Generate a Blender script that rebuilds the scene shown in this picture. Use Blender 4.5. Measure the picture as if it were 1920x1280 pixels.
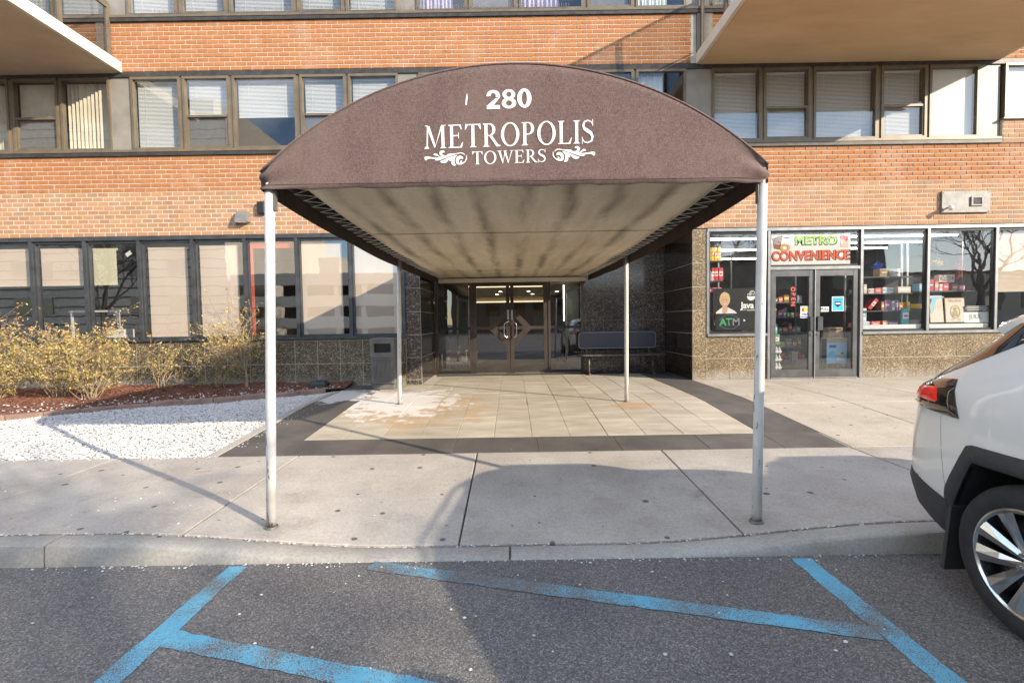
import bpy, bmesh, math, random
from mathutils import Vector, Matrix
from mathutils import noise as mnoise
R = math.radians
random.seed(7)
scene = bpy.context.scene
for o in list(bpy.data.objects):
    bpy.data.objects.remove(o, do_unlink=True)

# ------------------------------------------------------------------ camera, sky, sun, exposure
CAM_H, FPX = 1.55, 910.0
PITCH, ROLL = math.atan(37 / FPX), 0.0155
cd = bpy.data.cameras.new('camera')
cam = bpy.data.objects.new('camera', cd)
scene.collection.objects.link(cam)
cd.sensor_width = 36.0
cd.lens = 36.0 * FPX / 1920.0
cd.clip_start, cd.clip_end = 0.05, 2000
_f = Vector((0, math.cos(PITCH), -math.sin(PITCH)))
_r = Vector((1, 0, 0)); _u = _r.cross(_f)
_r2 = _r * math.cos(ROLL) - _u * math.sin(ROLL)
_u2 = _u * math.cos(ROLL) + _r * math.sin(ROLL)
cam.matrix_world = Matrix(((_r2.x, _u2.x, -_f.x, 0), (_r2.y, _u2.y, -_f.y, 0), (_r2.z, _u2.z, -_f.z, CAM_H), (0, 0, 0, 1)))
scene.camera = cam

SUN_EL, SUN_AZ = R(21.5), R(124.0)          # azimuth clockwise from +Y (into the facade)
world = bpy.data.worlds.new('World'); scene.world = world
world.use_nodes = True
wn = world.node_tree.nodes; wl = world.node_tree.links
bg = wn['Background']
sky = wn.new('ShaderNodeTexSky'); sky.sky_type = 'NISHITA'; sky.sun_disc = False
sky.sun_elevation, sky.sun_rotation = SUN_EL, SUN_AZ
sky.air_density, sky.dust_density, sky.ozone_density = 1.0, 0.15, 1.6
# broken white cloud over the blue, as the windows mirror it
wc = wn.new('ShaderNodeTexCoord')
wmap = wn.new('ShaderNodeMapping'); wmap.inputs['Scale'].default_value = (1, 1, 2.6)
wnz = wn.new('ShaderNodeTexNoise'); wnz.inputs['Scale'].default_value = 2.3; wnz.inputs['Detail'].default_value = 9
wrp = wn.new('ShaderNodeValToRGB'); wrp.color_ramp.elements[0].position = 0.47; wrp.color_ramp.elements[1].position = 0.66
wmx = wn.new('ShaderNodeMix'); wmx.data_type = 'RGBA'
wl.new(wc.outputs['Generated'], wmap.inputs['Vector']); wl.new(wmap.outputs[0], wnz.inputs['Vector'])
wl.new(wnz.outputs['Fac'], wrp.inputs['Fac']); wl.new(wrp.outputs['Color'], wmx.inputs['Factor'])
wl.new(sky.outputs[0], wmx.inputs['A']); wmx.inputs['B'].default_value = (9.0, 9.2, 9.8, 1)
wl.new(wmx.outputs['Result'], bg.inputs['Color'])
bg.inputs['Strength'].default_value = 0.15
sd = bpy.data.lights.new('sun', 'SUN'); sd.energy = 3.7; sd.angle = R(0.53); sd.color = (1.0, 0.86, 0.68)
sun = bpy.data.objects.new('sun', sd); scene.collection.objects.link(sun)
TOSUN = Vector((math.sin(SUN_AZ) * math.cos(SUN_EL), math.cos(SUN_AZ) * math.cos(SUN_EL), math.sin(SUN_EL)))
sun.rotation_euler = TOSUN.to_track_quat('Z', 'Y').to_euler(); sun.location = TOSUN * 60
scene.view_settings.view_transform = 'Standard'; scene.view_settings.look = 'None'
scene.view_settings.exposure = 1.08; scene.view_settings.gamma = 1.0
scene.view_settings.use_curve_mapping = False

# ------------------------------------------------------------------ helpers
COL = scene.collection.objects
def tag(o, label=None, cat=None, group=None, kind=None):
    if label: o['label'] = label
    if cat: o['category'] = cat
    if group: o['group'] = group
    if kind: o['kind'] = kind
    return o
def empty(name, loc=(0, 0, 0), rz=0.0, parent=None):
    o = bpy.data.objects.new(name, None); COL.link(o)
    o.location = loc; o.rotation_euler.z = rz; o.empty_display_size = .2
    if parent: o.parent = parent
    return o
def wmat(o):
    return (wmat(o.parent) @ o.matrix_parent_inverse if o.parent else Matrix()) @ Matrix.LocRotScale(o.location, o.rotation_euler, o.scale)
def link(name, me, parent=None, loc=None):
    # without loc the mesh is in world coordinates; with loc it is local to its parent
    o = bpy.data.objects.new(name, me); COL.link(o)
    if parent:
        o.parent = parent
        if loc is None: o.matrix_parent_inverse = wmat(parent).inverted()
    if loc is not None: o.location = loc
    return o
def copy_tree(o, parent=None):
    c = o.copy(); COL.link(c); c.parent = parent
    for ch in list(o.children): copy_tree(ch, c)
    return c

class MB:
    """collects shapes, builds ONE mesh object"""
    def __init__(s): s.v = []; s.f = []; s.m = []; s.cur = 0; s.sm = []; s.smooth = False; s.col = []; s.ccur = None
    def add(s, vs, fs):
        b = len(s.v); s.v += [tuple(p) for p in vs]
        for f in fs:
            s.f.append([b + i for i in f]); s.m.append(s.cur); s.sm.append(s.smooth); s.col.append(s.ccur)
        return s
    def box(s, x0, x1, y0, y1, z0, z1):
        return s.add([(x0, y0, z0), (x1, y0, z0), (x1, y1, z0), (x0, y1, z0), (x0, y0, z1), (x1, y0, z1), (x1, y1, z1), (x0, y1, z1)],
                     [(0, 3, 2, 1), (4, 5, 6, 7), (0, 1, 5, 4), (1, 2, 6, 5), (2, 3, 7, 6), (3, 0, 4, 7)])
    def bbox(s, x0, x1, y0, y1, z0, z1, b=.004):
        """box with chamfered vertical and front edges (octagonal-ish)"""
        bm = bmesh.new(); bmesh.ops.create_cube(bm, size=1)
        for v in bm.verts:
            v.co = ((x0 + x1) / 2 + v.co.x * (x1 - x0), (y0 + y1) / 2 + v.co.y * (y1 - y0), (z0 + z1) / 2 + v.co.z * (z1 - z0))
        bmesh.ops.bevel(bm, geom=list(bm.edges), offset=b, segments=1, affect='EDGES')
        bm.verts.index_update()
        s.add([v.co[:] for v in bm.verts], [[v.index for v in f.verts] for f in bm.faces]); bm.free(); return s
    def hexa(s, p):  # 8 points bottom ring then top ring
        return s.add(p, [(0, 3, 2, 1), (4, 5, 6, 7), (0, 1, 5, 4), (1, 2, 6, 5), (2, 3, 7, 6), (3, 0, 4, 7)])
    def quad(s, a, b, c, d): return s.add([a, b, c, d], [(0, 1, 2, 3)])
    def tube(s, pts, r, n=8, cap=True, closed=False):
        pts = [Vector(p) for p in pts]; rs = r if isinstance(r, (list, tuple)) else [r] * len(pts)
        vs = []; fs = []; prev = None
        N = len(pts)
        for i, p in enumerate(pts):
            if closed: t = (pts[(i + 1) % N] - pts[i - 1])
            else: t = (pts[min(i + 1, N - 1)] - pts[max(i - 1, 0)])
            t.normalize()
            if prev is None:
                a = Vector((0, 0, 1)) if abs(t.z) < .9 else Vector((1, 0, 0))
                u = t.cross(a).normalized()
            else:
                u = (prev - t * prev.dot(t))
                u = u.normalized() if u.length > 1e-6 else t.orthogonal().normalized()
            prev = u; w = t.cross(u)
            for k in range(n):
                an = 2 * math.pi * k / n
                vs.append(p + (u * math.cos(an) + w * math.sin(an)) * rs[i])
        for i in range(N if closed else N - 1):
            j = (i + 1) % N
            for k in range(n):
                fs.append((i * n + k, i * n + (k + 1) % n, j * n + (k + 1) % n, j * n + k))
        if cap and not closed:
            fs.append(tuple(reversed(range(n)))); fs.append(tuple((N - 1) * n + k for k in range(n)))
        return s.add(vs, fs)
    def lathe(s, prof, axis='z', n=24, c=(0, 0, 0), cap=False):
        vs = []; fs = []
        for (r, h) in prof:
            for k in range(n):
                a = 2 * math.pi * k / n; x, y = r * math.cos(a), r * math.sin(a)
                if axis == 'z': p = (c[0] + x, c[1] + y, c[2] + h)
                elif axis == 'x': p = (c[0] + h, c[1] + x, c[2] + y)
                else: p = (c[0] + x, c[1] + h, c[2] + y)
                vs.append(p)
        for i in range(len(prof) - 1):
            for k in range(n): fs.append((i * n + k, i * n + (k + 1) % n, (i + 1) * n + (k + 1) % n, (i + 1) * n + k))
        if cap: fs.append(tuple(reversed(range(n)))); fs.append(tuple((len(prof) - 1) * n + k for k in range(n)))
        return s.add(vs, fs)
    def prism(s, poly, d0, d1, plane='xz'):
        """extrude a 2D polygon; plane 'xz' extrudes along y, 'yz' along x, 'xy' along z"""
        def P(a, b, d): return {'xz': (a, d, b), 'yz': (d, a, b), 'xy': (a, b, d)}[plane]
        n = len(poly)
        vs = [P(a, b, d0) for a, b in poly] + [P(a, b, d1) for a, b in poly]
        fs = [tuple(range(n)), tuple(reversed(range(n, 2 * n)))] + [(i, i + n, (i + 1) % n + n, (i + 1) % n) for i in range(n)]
        return s.add(vs, fs)
    def mesh(s, name, mats, fix=True):
        me = bpy.data.meshes.new(name); me.from_pydata(s.v, [], s.f)
        for m in (mats if isinstance(mats, (list, tuple)) else [mats]): me.materials.append(MATS[m] if isinstance(m, str) else m)
        me.polygons.foreach_set('material_index', s.m); me.polygons.foreach_set('use_smooth', s.sm)
        if any(c is not None for c in s.col):
            at = me.color_attributes.new('tint', 'FLOAT_COLOR', 'CORNER'); data = []
            for p, c in zip(me.polygons, s.col): data += list(c or (1, 1, 1, 1)) * p.loop_total
            at.data.foreach_set('color', data)
        me.update()
        if fix:
            bm = bmesh.new(); bm.from_mesh(me); bmesh.ops.recalc_face_normals(bm, faces=bm.faces); bm.to_mesh(me); bm.free()
        return me
    def build(s, name, mats, parent=None, loc=None, fix=True): return link(name, s.mesh(name, mats, fix), parent, loc)

def auto_smooth(o, ang=35):
    me = o.data
    me.shade_smooth()
    me.set_sharp_from_angle(angle=R(ang))
    return o

# ------------------------------------------------------------------ materials
MATS = {}
class NT:
    def __init__(s, name):
        m = bpy.data.materials.new(name); m.use_nodes = True; s.m = m; s.t = m.node_tree; s.n = s.t.nodes; s.l = s.t.links
        s.b = s.n['Principled BSDF']; s.out = s.n['Material Output']; MATS[name] = m
        s._pos = None
    def new(s, t, **k):
        n = s.n.new(t)
        for a, v in k.items(): setattr(n, a, v)
        return n
    def pos(s, sc=(1, 1, 1), obj=False):
        if obj: g = s.new('ShaderNodeTexCoord').outputs['Object']
        else: g = s.new('ShaderNodeNewGeometry').outputs['Position']
        if sc == (1, 1, 1): return g
        mp = s.new('ShaderNodeMapping'); mp.inputs['Scale'].default_value = sc; s.l.new(g, mp.inputs['Vector']); return mp.outputs[0]
    def noise(s, scale, detail=5, rough=.55, vec=None, out='Fac'):
        n = s.new('ShaderNodeTexNoise'); n.inputs['Scale'].default_value = scale; n.inputs['Detail'].default_value = detail; n.inputs['Roughness'].default_value = rough
        s.l.new(vec if vec else s.pos(), n.inputs['Vector']); return n.outputs[out]
    def voro(s, scale, vec=None, feature='F1', out='Distance'):
        n = s.new('ShaderNodeTexVoronoi'); n.feature = feature; n.inputs['Scale'].default_value = scale
        s.l.new(vec if vec else s.pos(), n.inputs['Vector']); return n.outputs[out]
    def ramp(s, fac, stops):
        r = s.new('ShaderNodeValToRGB'); e = r.color_ramp.elements
        while len(e) < len(stops): e.new(.5)
        for i, (p, c) in enumerate(stops):
            e[i].position = p; e[i].color = (c, c, c, 1) if isinstance(c, (int, float)) else (*c, 1)
        s.l.new(fac, r.inputs['Fac']); return r.outputs['Color']
    def mix(s, fac, a, b, bt='MIX'):
        m = s.new('ShaderNodeMix'); m.data_type = 'RGBA'; m.blend_type = bt
        for k, v in (('Factor', fac), ('A', a), ('B', b)):
            if isinstance(v, (int, float)): m.inputs[k].default_value = v if k == 'Factor' else (v, v, v, 1)
            elif isinstance(v, tuple): m.inputs[k].default_value = (*v[:3], 1)
            else: s.l.new(v, m.inputs[k])
        return m.outputs['Result']
    def math(s, op, a, b=0.0, clamp=False):
        m = s.new('ShaderNodeMath'); m.operation = op; m.use_clamp = clamp
        for i, v in enumerate((a, b)):
            if isinstance(v, (int, float)): m.inputs[i].default_value = v
            else: s.l.new(v, m.inputs[i])
        return m.outputs[0]
    def set(s, **k):
        for a, v in k.items():
            i = s.b.inputs[{'col': 'Base Color', 'rough': 'Roughness', 'metal': 'Metallic', 'spec': 'Specular IOR Level', 'coat': 'Coat Weight', 'coatr': 'Coat Roughness', 'em': 'Emission Color', 'ems': 'Emission Strength', 'sheen': 'Sheen Weight', 'sub': 'Subsurface Weight', 'trans': 'Transmission Weight', 'alpha': 'Alpha'}[a]]
            if isinstance(v, (int, float)): i.default_value = v
            elif isinstance(v, tuple): i.default_value = (*v[:3], 1)
            else: s.l.new(v, i)
        return s
    def bump(s, h, strength=.3, dist=.01):
        b = s.new('ShaderNodeBump'); b.inputs['Strength'].default_value = strength; b.inputs['Distance'].default_value = dist
        s.l.new(h, b.inputs['Height']); s.l.new(b.outputs[0], s.b.inputs['Normal']); return s

def mat(name, c, c2=None, scale=6, lo=.35, hi=.65, rough=.7, metal=0, bump=0, bscale=80, bdist=.004, spec=.5, coat=0, obj=False):
    n = NT(name)
    if c2: n.set(col=n.ramp(n.noise(scale, vec=n.pos(obj=obj)), [(lo, c), (hi, c2)]))
    else: n.set(col=c)
    n.set(rough=rough, metal=metal, spec=spec, coat=coat)
    if bump: n.bump(n.noise(bscale), bump, bdist)
    return n

def emit(name, c, st):
    n = NT(name); n.set(col=(.0, .0, .0), em=c, ems=st, rough=.5); return n

# brick: tint attribute per brick, mottled, hazy efflorescence with a shape of its own
n = NT('brick'); a = n.new('ShaderNodeAttribute'); a.attribute_name = 'tint'
c = n.mix(n.math('MULTIPLY', n.noise(38, 6), .55), a.outputs['Color'], n.mix(1.0, a.outputs['Color'], (.62, .50, .42), 'MULTIPLY'))
haze = n.ramp(n.noise(1.3, 7, .62), [(.54, 0), (.72, .42)])
c = n.mix(haze, c, (.52, .39, .30))
c = n.mix(n.ramp(n.noise(7, 5, .7), [(.66, 0), (.72, .35)]), c, (.62, .56, .50))
c = n.mix(n.ramp(n.noise(2.3, 6, .7), [(.60, 0), (.75, .5)]), c, n.mix(1., c, (.55, .5, .48), 'MULTIPLY'))
c = n.mix(n.ramp(n.noise(1, 5, .6, vec=n.pos((9, 1, .8))), [(.60, 0), (.76, .4)]), c, n.mix(1., c, (.52, .48, .45), 'MULTIPLY'))
n.set(col=c, rough=.88, spec=.25).bump(n.noise(120, 6), .5, .003)
n = NT('mortar'); n.set(col=n.mix(n.ramp(n.noise(3, 7), [(.4, 0), (.7, 1)]), (.72, .64, .53), (.58, .50, .40)), rough=.95, spec=.2).bump(n.noise(90), .5, .004)

def granite(name, base, mid, hi, rough, dirt=True):
    n = NT(name)
    col = n.voro(62, out='Color')
    g = n.new('ShaderNodeSeparateColor'); n.l.new(col, g.inputs[0])
    c = n.ramp(g.outputs[0], [(.0, base), (.45, mid), (.72, base), (.92, hi)])
    c = n.mix(n.ramp(n.noise(2.2, 5), [(.35, .0), (.7, .6)]), c, n.mix(1., c, (.55, .52, .5), 'MULTIPLY'))
    if dirt: # pale salt bloom close to the paving
        sp = n.new('ShaderNodeSeparateXYZ'); n.l.new(n.pos(), sp.inputs[0])
        low = n.new('ShaderNodeMapRange'); n.l.new(n.math('ADD', sp.outputs[2], n.math('MULTIPLY', n.noise(4, 6), .5)), low.inputs['Value'])
        low.inputs['From Min'].default_value = .52; low.inputs['From Max'].default_value = .80; low.inputs['To Min'].default_value = .55; low.inputs['To Max'].default_value = 0
        c = n.mix(low.outputs[0], c, (.42, .41, .39))
    n.set(col=c, rough=rough, spec=.5).bump(n.noise(140, 4), .12 if rough > .2 else .01, .002)
granite('granite_brown', (.040, .034, .026), (.20, .155, .085), (.42, .34, .22), .32)
granite('granite_tan', (.085, .062, .036), (.28, .205, .105), (.46, .37, .24), .36)
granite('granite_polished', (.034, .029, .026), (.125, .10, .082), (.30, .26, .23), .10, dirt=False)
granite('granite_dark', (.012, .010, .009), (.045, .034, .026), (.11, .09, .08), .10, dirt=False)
mat('grout', (.56, .52, .44), (.42, .39, .33), 9, rough=.9)

# asphalt
n = NT('asphalt')
sp = n.voro(150, out='Color'); g = n.new('ShaderNodeSeparateColor'); n.l.new(sp, g.inputs[0])
c = n.ramp(g.outputs[0], [(0, (.095, .090, .085)), (.5, (.160, .152, .144)), (.85, (.225, .214, .202)), (.98, (.34, .32, .30))])
c = n.mix(n.ramp(n.noise(1.1, 6, .6), [(.35, 0), (.7, .55)]), c, n.mix(1., c, (.62, .62, .64), 'MULTIPLY'))
c = n.mix(n.ramp(n.noise(.55, 3, .5), [(.56, 0), (.64, .4)]), c, n.mix(1., c, (.70, .70, .72), 'MULTIPLY'))
c = n.mix(n.ramp(n.noise(4.2, 3, .5), [(.70, 0), (.76, .55)]), c, (.045, .042, .042))
c = n.mix(n.ramp(n.noise(2.5, 6, .6), [(.60, 0), (.74, .35)]), c, (.20, .18, .16))
n.set(col=c, rough=.86, spec=.35).bump(n.math('ADD', n.voro(150), n.math('MULTIPLY', n.noise(300, 2), .5)), .7, .005)
# worn blue road paint: flakes down to the asphalt between the stones
n = NT('blue_paint')
sp = n.voro(150, out='Color'); g = n.new('ShaderNodeSeparateColor'); n.l.new(sp, g.inputs[0])
asp = n.ramp(g.outputs[0], [(0, (.095, .090, .085)), (.6, (.160, .152, .144)), (.9, (.225, .214, .202))])
wear = n.math('ADD', n.math('MULTIPLY', n.voro(150), 1.0), n.math('SUBTRACT', n.math('MULTIPLY', n.noise(2.3, 5, .6), 1.9), .50))
sepx = n.new('ShaderNodeSeparateXYZ'); n.l.new(n.pos(), sepx.inputs[0])
at_ = n.new('ShaderNodeAttribute'); at_.attribute_name = 'tint'
sepw = n.new('ShaderNodeSeparateColor'); n.l.new(at_.outputs['Color'], sepw.inputs[0])
wear = n.math('ADD', wear, sepw.outputs[0])
msk = n.ramp(wear, [(.86, 0), (1.02, 1)])
n.set(col=n.mix(msk, n.mix(n.noise(24), (.085, .36, .54), (.16, .46, .61)), asp), rough=.7).bump(n.voro(150), .6, .004)

# concrete
def concrete(name, a, b, fine=(900, 60, 60)):
    n = NT(name)
    c = n.ramp(n.noise(1.7, 8, .62), [(.3, a), (.7, b)])
    c = n.mix(n.ramp(n.noise(48, 6, .75), [(.36, .55), (.60, 0)]), c, n.mix(1., c, (.58, .56, .53), 'MULTIPLY'))
    c = n.mix(n.ramp(n.noise(.9, 6, .7), [(.56, 0), (.72, .6)]), c, n.mix(1., c, (.66, .62, .57), 'MULTIPLY'))
    c = n.mix(n.ramp(n.noise(3.6, 6, .75), [(.58, 0), (.74, .5)]), c, n.mix(1., c, (.70, .65, .58), 'MULTIPLY'))
    c = n.mix(n.math('MULTIPLY', n.noise(1, 3, .6, vec=n.pos((3, 160, 3))), .28), c, n.mix(1., c, (.72, .70, .68), 'MULTIPLY'))
    oi = n.new('ShaderNodeObjectInfo'); c = n.mix(n.math('MULTIPLY', oi.outputs['Random'], .22), c, n.mix(1., c, (.72, .70, .66), 'MULTIPLY'))
    # chewing gum spots
    gum = n.new('ShaderNodeTexVoronoi'); gum.voronoi_dimensions = '2D'; gum.inputs['Scale'].default_value = 2.3; n.l.new(n.pos((1, 1, 0)), gum.inputs['Vector'])
    gs = n.new('ShaderNodeSeparateColor'); n.l.new(gum.outputs['Color'], gs.inputs[0])
    gm = n.math('MULTIPLY', n.math('LESS_THAN', gum.outputs['Distance'], n.math('ADD', n.math('MULTIPLY', gs.outputs[1], .05), .012)), n.math('GREATER_THAN', gs.outputs[0], .35))
    c = n.mix(n.math('MULTIPLY', gm, .8), c, (.06, .058, .055))
    rs = n.ramp(n.noise(3.1, 3, .4), [(.735, 0), (.76, .5)])
    c = n.mix(rs, c, (.35, .2, .09))
    n.set(col=c, rough=.9, spec=.3).bump(n.math('ADD', n.noise(1, 4, .6, vec=n.pos((6, 300, 6))), n.math('MULTIPLY', n.noise(220, 3), .7)), .35, .004)
concrete('concrete', (.42, .385, .345), (.58, .54, .49))
concrete('concrete_walk', (.47, .42, .34), (.60, .545, .46))
concrete('concrete_curb', (.36, .345, .315), (.52, .50, .46))

# tan entrance stone with salt bloom and rust washed down from the steel post
n = NT('tan_stone')
oi = n.new('ShaderNodeObjectInfo')
c = n.ramp(n.noise(1, 7, .6, vec=n.pos((1.6, 5.0, 1))), [(.28, (.39, .340, .262)), (.7, (.60, .545, .445))])
c = n.mix(n.math('MULTIPLY', oi.outputs['Random'], .40), c, n.mix(1., c, (.72, .70, .68), 'MULTIPLY'))
c = n.mix(n.ramp(n.noise(170, 4), [(.35, .3), (.6, 0)]), c, n.mix(1., c, (.5, .48, .45), 'MULTIPLY'))
def blob(cx, cy, rx, ry, amp=.55, sc=3.0):
    mp = n.new('ShaderNodeMapping'); mp.vector_type = 'POINT'
    mp.inputs['Location'].default_value = (-cx / rx, -cy / ry, 0); mp.inputs['Scale'].default_value = (1 / rx, 1 / ry, 0)
    n.l.new(n.pos(), mp.inputs['Vector'])
    ln = n.new('ShaderNodeVectorMath'); ln.operation = 'LENGTH'; n.l.new(mp.outputs[0], ln.inputs[0])
    return n.math('ADD', ln.outputs['Value'], n.math('MULTIPLY', n.math('SUBTRACT', n.noise(sc, 6, .65), .5), amp * 4))
rust = n.ramp(blob(-1.35, 7.15, 1.05, 1.1, .75, 2.6), [(.65, .55), (1.15, 0)])
c = n.mix(rust, c, n.mix(n.noise(5), (.40, .24, .11), (.52, .38, .22)))
salt = n.ramp(blob(-1.75, 7.75, .95, 1.15, .75, 3.9), [(.72, .85), (1.02, 0)])
c = n.mix(salt, c, (.70, .68, .65))
rust2 = n.ramp(blob(1.78, 7.15, .42, .22, .35, 5), [(.7, .55), (1.0, 0)])
c = n.mix(rust2, c, (.42, .24, .10))
n.set(col=c, rough=.72, spec=.4).bump(n.noise(150, 5), .3, .003)
n = NT('dark_stone')
oi = n.new('ShaderNodeObjectInfo')
c = n.ramp(n.noise(2.0, 7), [(.3, (.075, .069, .062)), (.7, (.140, .128, .115))])
c = n.mix(n.ramp(n.voro(130, out='Distance'), [(.1, .5), (.4, 0)]), c, (.20, .19, .17))
c = n.mix(n.math('MULTIPLY', oi.outputs['Random'], .5), c, n.mix(1., c, (.7, .7, .7), 'MULTIPLY'))
salt = n.ramp(blob(-2.9, 8.35, .55, .75, .7, 3.2), [(.70, .85), (1.0, 0)])
c = n.mix(salt, c, (.66, .65, .63))
c = n.mix(n.ramp(n.noise(1, 6, .7, vec=n.pos((14, 3, 1))), [(.71, 0), (.73, .7)]), c, (.55, .54, .51))
n.set(col=c, rough=.75, spec=.35).bump(n.noise(150, 5), .35, .003)

# canopy canvas
n = NT('canvas_brown')
w1 = n.noise(1, 3, .6, vec=n.pos((60, 60, 420))); w2 = n.noise(1, 3, .6, vec=n.pos((420, 60, 60)))
c = n.mix(n.ramp(n.math('MULTIPLY', n.math('ADD', w1, w2), .5), [(.40, 0), (.60, 1)]), (.070, .043, .038), (.185, .126, .115))
c = n.mix(n.ramp(n.noise(1, 7, .65, vec=n.pos((2.4, 1, 1.0))), [(.40, 0), (.72, .55)]), c, (.205, .150, .130))
c = n.mix(n.ramp(n.noise(1, 6, .7, vec=n.pos((7, 1, .9))), [(.60, 0), (.78, .35)]), c, (.055, .038, .034))
n.set(col=c, rough=.85, spec=.25, sheen=.15).bump(n.math('ADD', w1, w2), .3, .002)
n = NT('canvas_inside'); n.set(col=n.ramp(n.noise(4, 6), [(.35, (.035, .022, .015)), (.7, (.065, .042, .028))]), rough=.9).bump(n.noise(8, 5), .4, .02)
# pale lining with dark mildew streaks along its length
n = NT('canvas_lining')
c = n.ramp(n.noise(1, 5, .6, vec=n.pos((2.4, .45, 1))), [(.34, (.50, .425, .31)), (.66, (.68, .605, .47))])
sx_ = n.new('ShaderNodeSeparateXYZ'); n.l.new(n.pos(), sx_.inputs[0])
wob = n.math('MULTIPLY', n.noise(1.4, 4, .6), .16)
fr_ = n.math('FRACT', n.math('DIVIDE', n.math('ADD', n.math('ADD', sx_.outputs[0], 10.02), wob), .372))
band = n.ramp(n.math('ABSOLUTE', n.math('SUBTRACT', fr_, .5)), [(.05, 1), (.26, 0)])
st = n.math('MULTIPLY', band, n.ramp(n.noise(1, 5, .62, vec=n.pos((2.6, .55, 1))), [(.38, 0), (.62, .85)]))
c = n.mix(st, c, (.21, .175, .125))
c = n.mix(n.ramp(n.noise(30, 6, .7), [(.5, 0), (.75, .35)]), c, (.25, .21, .16))
n.set(col=c, rough=.9).bump(n.noise(1, 4, .5, vec=n.pos((.8, 5, 1))), .5, .05)
mat('white_vinyl', (.74, .70, .60), (.66, .62, .52), 5, rough=.6)
n = NT('white_post')
ch = n.noise(1, 6, .68, vec=n.pos((16, 16, 4.5)))
sep = n.new('ShaderNodeSeparateXYZ'); n.l.new(n.pos(), sep.inputs[0])
chip = n.ramp(n.math('SUBTRACT', ch, n.math('MULTIPLY', n.math('SUBTRACT', sep.outputs[2], .7), .030)), [(.600, 0), (.612, 1)])
c = n.mix(chip, n.ramp(n.noise(7, 5), [(.35, (.64, .63, .605)), (.75, (.50, .475, .43))]), n.mix(n.noise(60), (.12, .17, .22), (.22, .26, .29)))
base = n.ramp(n.math('ADD', sep.outputs[2], n.math('MULTIPLY', n.noise(25), .12)), [(.135, 1), (.20, 0)])
c = n.mix(base, c, (.10, .06, .035))
n.set(col=c, rough=.38, spec=.5).bump(n.math('MULTIPLY', chip, -1), .6, .003)
mat('cord_white', (.80, .78, .72), (.66, .64, .58), 30, rough=.8)
mat('pipe_grey', (.22, .21, .19), (.14, .13, .12), 12, rough=.55, metal=.4)
NT('white_print').set(col=(.86, .84, .80), rough=.55)
NT('black_print').set(col=(.02, .02, .02), rough=.5)

# frames, metal
mat('frame_bronze', (.195, .155, .105), (.14, .112, .078), 4, rough=.42, metal=.15, bump=.05)
mat('frame_dark', (.095, .102, .112), (.060, .064, .070), 5, rough=.38, metal=.5)
mat('frame_steel', (.38, .38, .37), (.28, .28, .28), 6, rough=.34, metal=.75)
mat('door_steel', (.17, .17, .17), (.12, .12, .12), 6, rough=.34, metal=.6)
mat('frame_black', (.018, .017, .016), (.030, .028, .026), 6, rough=.4, metal=.2)
mat('sill_dark', (.040, .038, .036), (.075, .07, .065), 7, rough=.5, metal=.3, bump=.2)
mat('pier_panel', (.215, .20, .175), (.30, .28, .245), 2.2, rough=.45, bump=.1)
mat('door_bronze', (.060, .046, .040), (.095, .076, .066), 3, rough=.35, metal=.45)
mat('chrome', (.72, .72, .72), rough=.14, metal=1)
mat('brushed', (.55, .54, .52), (.42, .41, .40), 20, rough=.32, metal=.9)
mat('balcony_concrete', (.64, .57, .47), (.74, .68, .58), 2.2, rough=.85, bump=.25, bscale=40)
n = NT('soffit_bounce'); c = n.ramp(n.noise(1, 6, .6, vec=n.pos((.7, 2.6, 1))), [(.3, (.53, .365, .20)), (.7, (.66, .48, .285))])  # right balcony soffit: warm bounced light is put into its colour
n.set(col=c, rough=.85).bump(n.noise(30, 5), .2, .004)
n = NT('soffit_beige'); c = n.ramp(n.noise(1, 6, .6, vec=n.pos((1.2, 2.2, 1))), [(.3, (.47, .375, .25)), (.7, (.58, .475, .34))])
n.set(col=c, rough=.85).bump(n.noise(30, 5), .2, .004)
# glazing: see-through with a strong mirror at angles, very slightly wavy
def glazing(name, tint, add, mul, wav=.06):
    n = NT(name); n.n.remove(n.b)
    tr = n.new('ShaderNodeBsdfTransparent'); tr.inputs[0].default_value = (*tint, 1)
    gl = n.new('ShaderNodeBsdfGlossy'); gl.inputs['Roughness'].default_value = .012; gl.inputs[0].default_value = (.95, .97, 1, 1)
    lw = n.new('ShaderNodeLayerWeight'); lw.inputs['Blend'].default_value = .5
    fr = n.math('ADD', n.math('MULTIPLY', n.math('POWER', lw.outputs['Facing'], 5.0), .96), .04)
    bp = n.new('ShaderNodeBump'); bp.inputs['Strength'].default_value = wav; bp.inputs['Distance'].default_value = .05
    n.l.new(n.noise(1.6, 2, .4), bp.inputs['Height']); n.l.new(bp.outputs[0], gl.inputs['Normal'])
    f = n.math('ADD', n.math('MULTIPLY', fr, mul), add, clamp=True)
    mx = n.new('ShaderNodeMixShader'); n.l.new(f, mx.inputs[0]); n.l.new(tr.outputs[0], mx.inputs[1]); n.l.new(gl.outputs[0], mx.inputs[2])
    n.l.new(mx.outputs[0], n.out.inputs['Surface'])
glazing('glass_window', (.94, .96, .96), .06, 1.6, .02)
glazing('glass_ground', (.93, .94, .93), .17, 1.6, .02)
glazing('glass_store', (.93, .95, .94), .08, 1.7, .04)
glazing('glass_door', (.50, .51, .50), .11, 1.7, .02)
glazing('glass_rail', (.55, .53, .50), .05, 1.4, .02)
glazing('glass_sheet', (.96, .97, .96), .03, 1.2, .02)
n = NT('blind_white'); n.set(col=(.74, .74, .72), rough=.55, sub=0)
mat('blind_vane', (.66, .60, .48), (.52, .46, .36), 3, rough=.7)
mat('shade_beige', (.74, .59, .47), (.80, .65, .53), 1.2, rough=.85, bump=.1, bscale=200)
mat('shade_yellow', (.70, .64, .44), (.74, .68, .48), 1.2, rough=.85)
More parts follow.
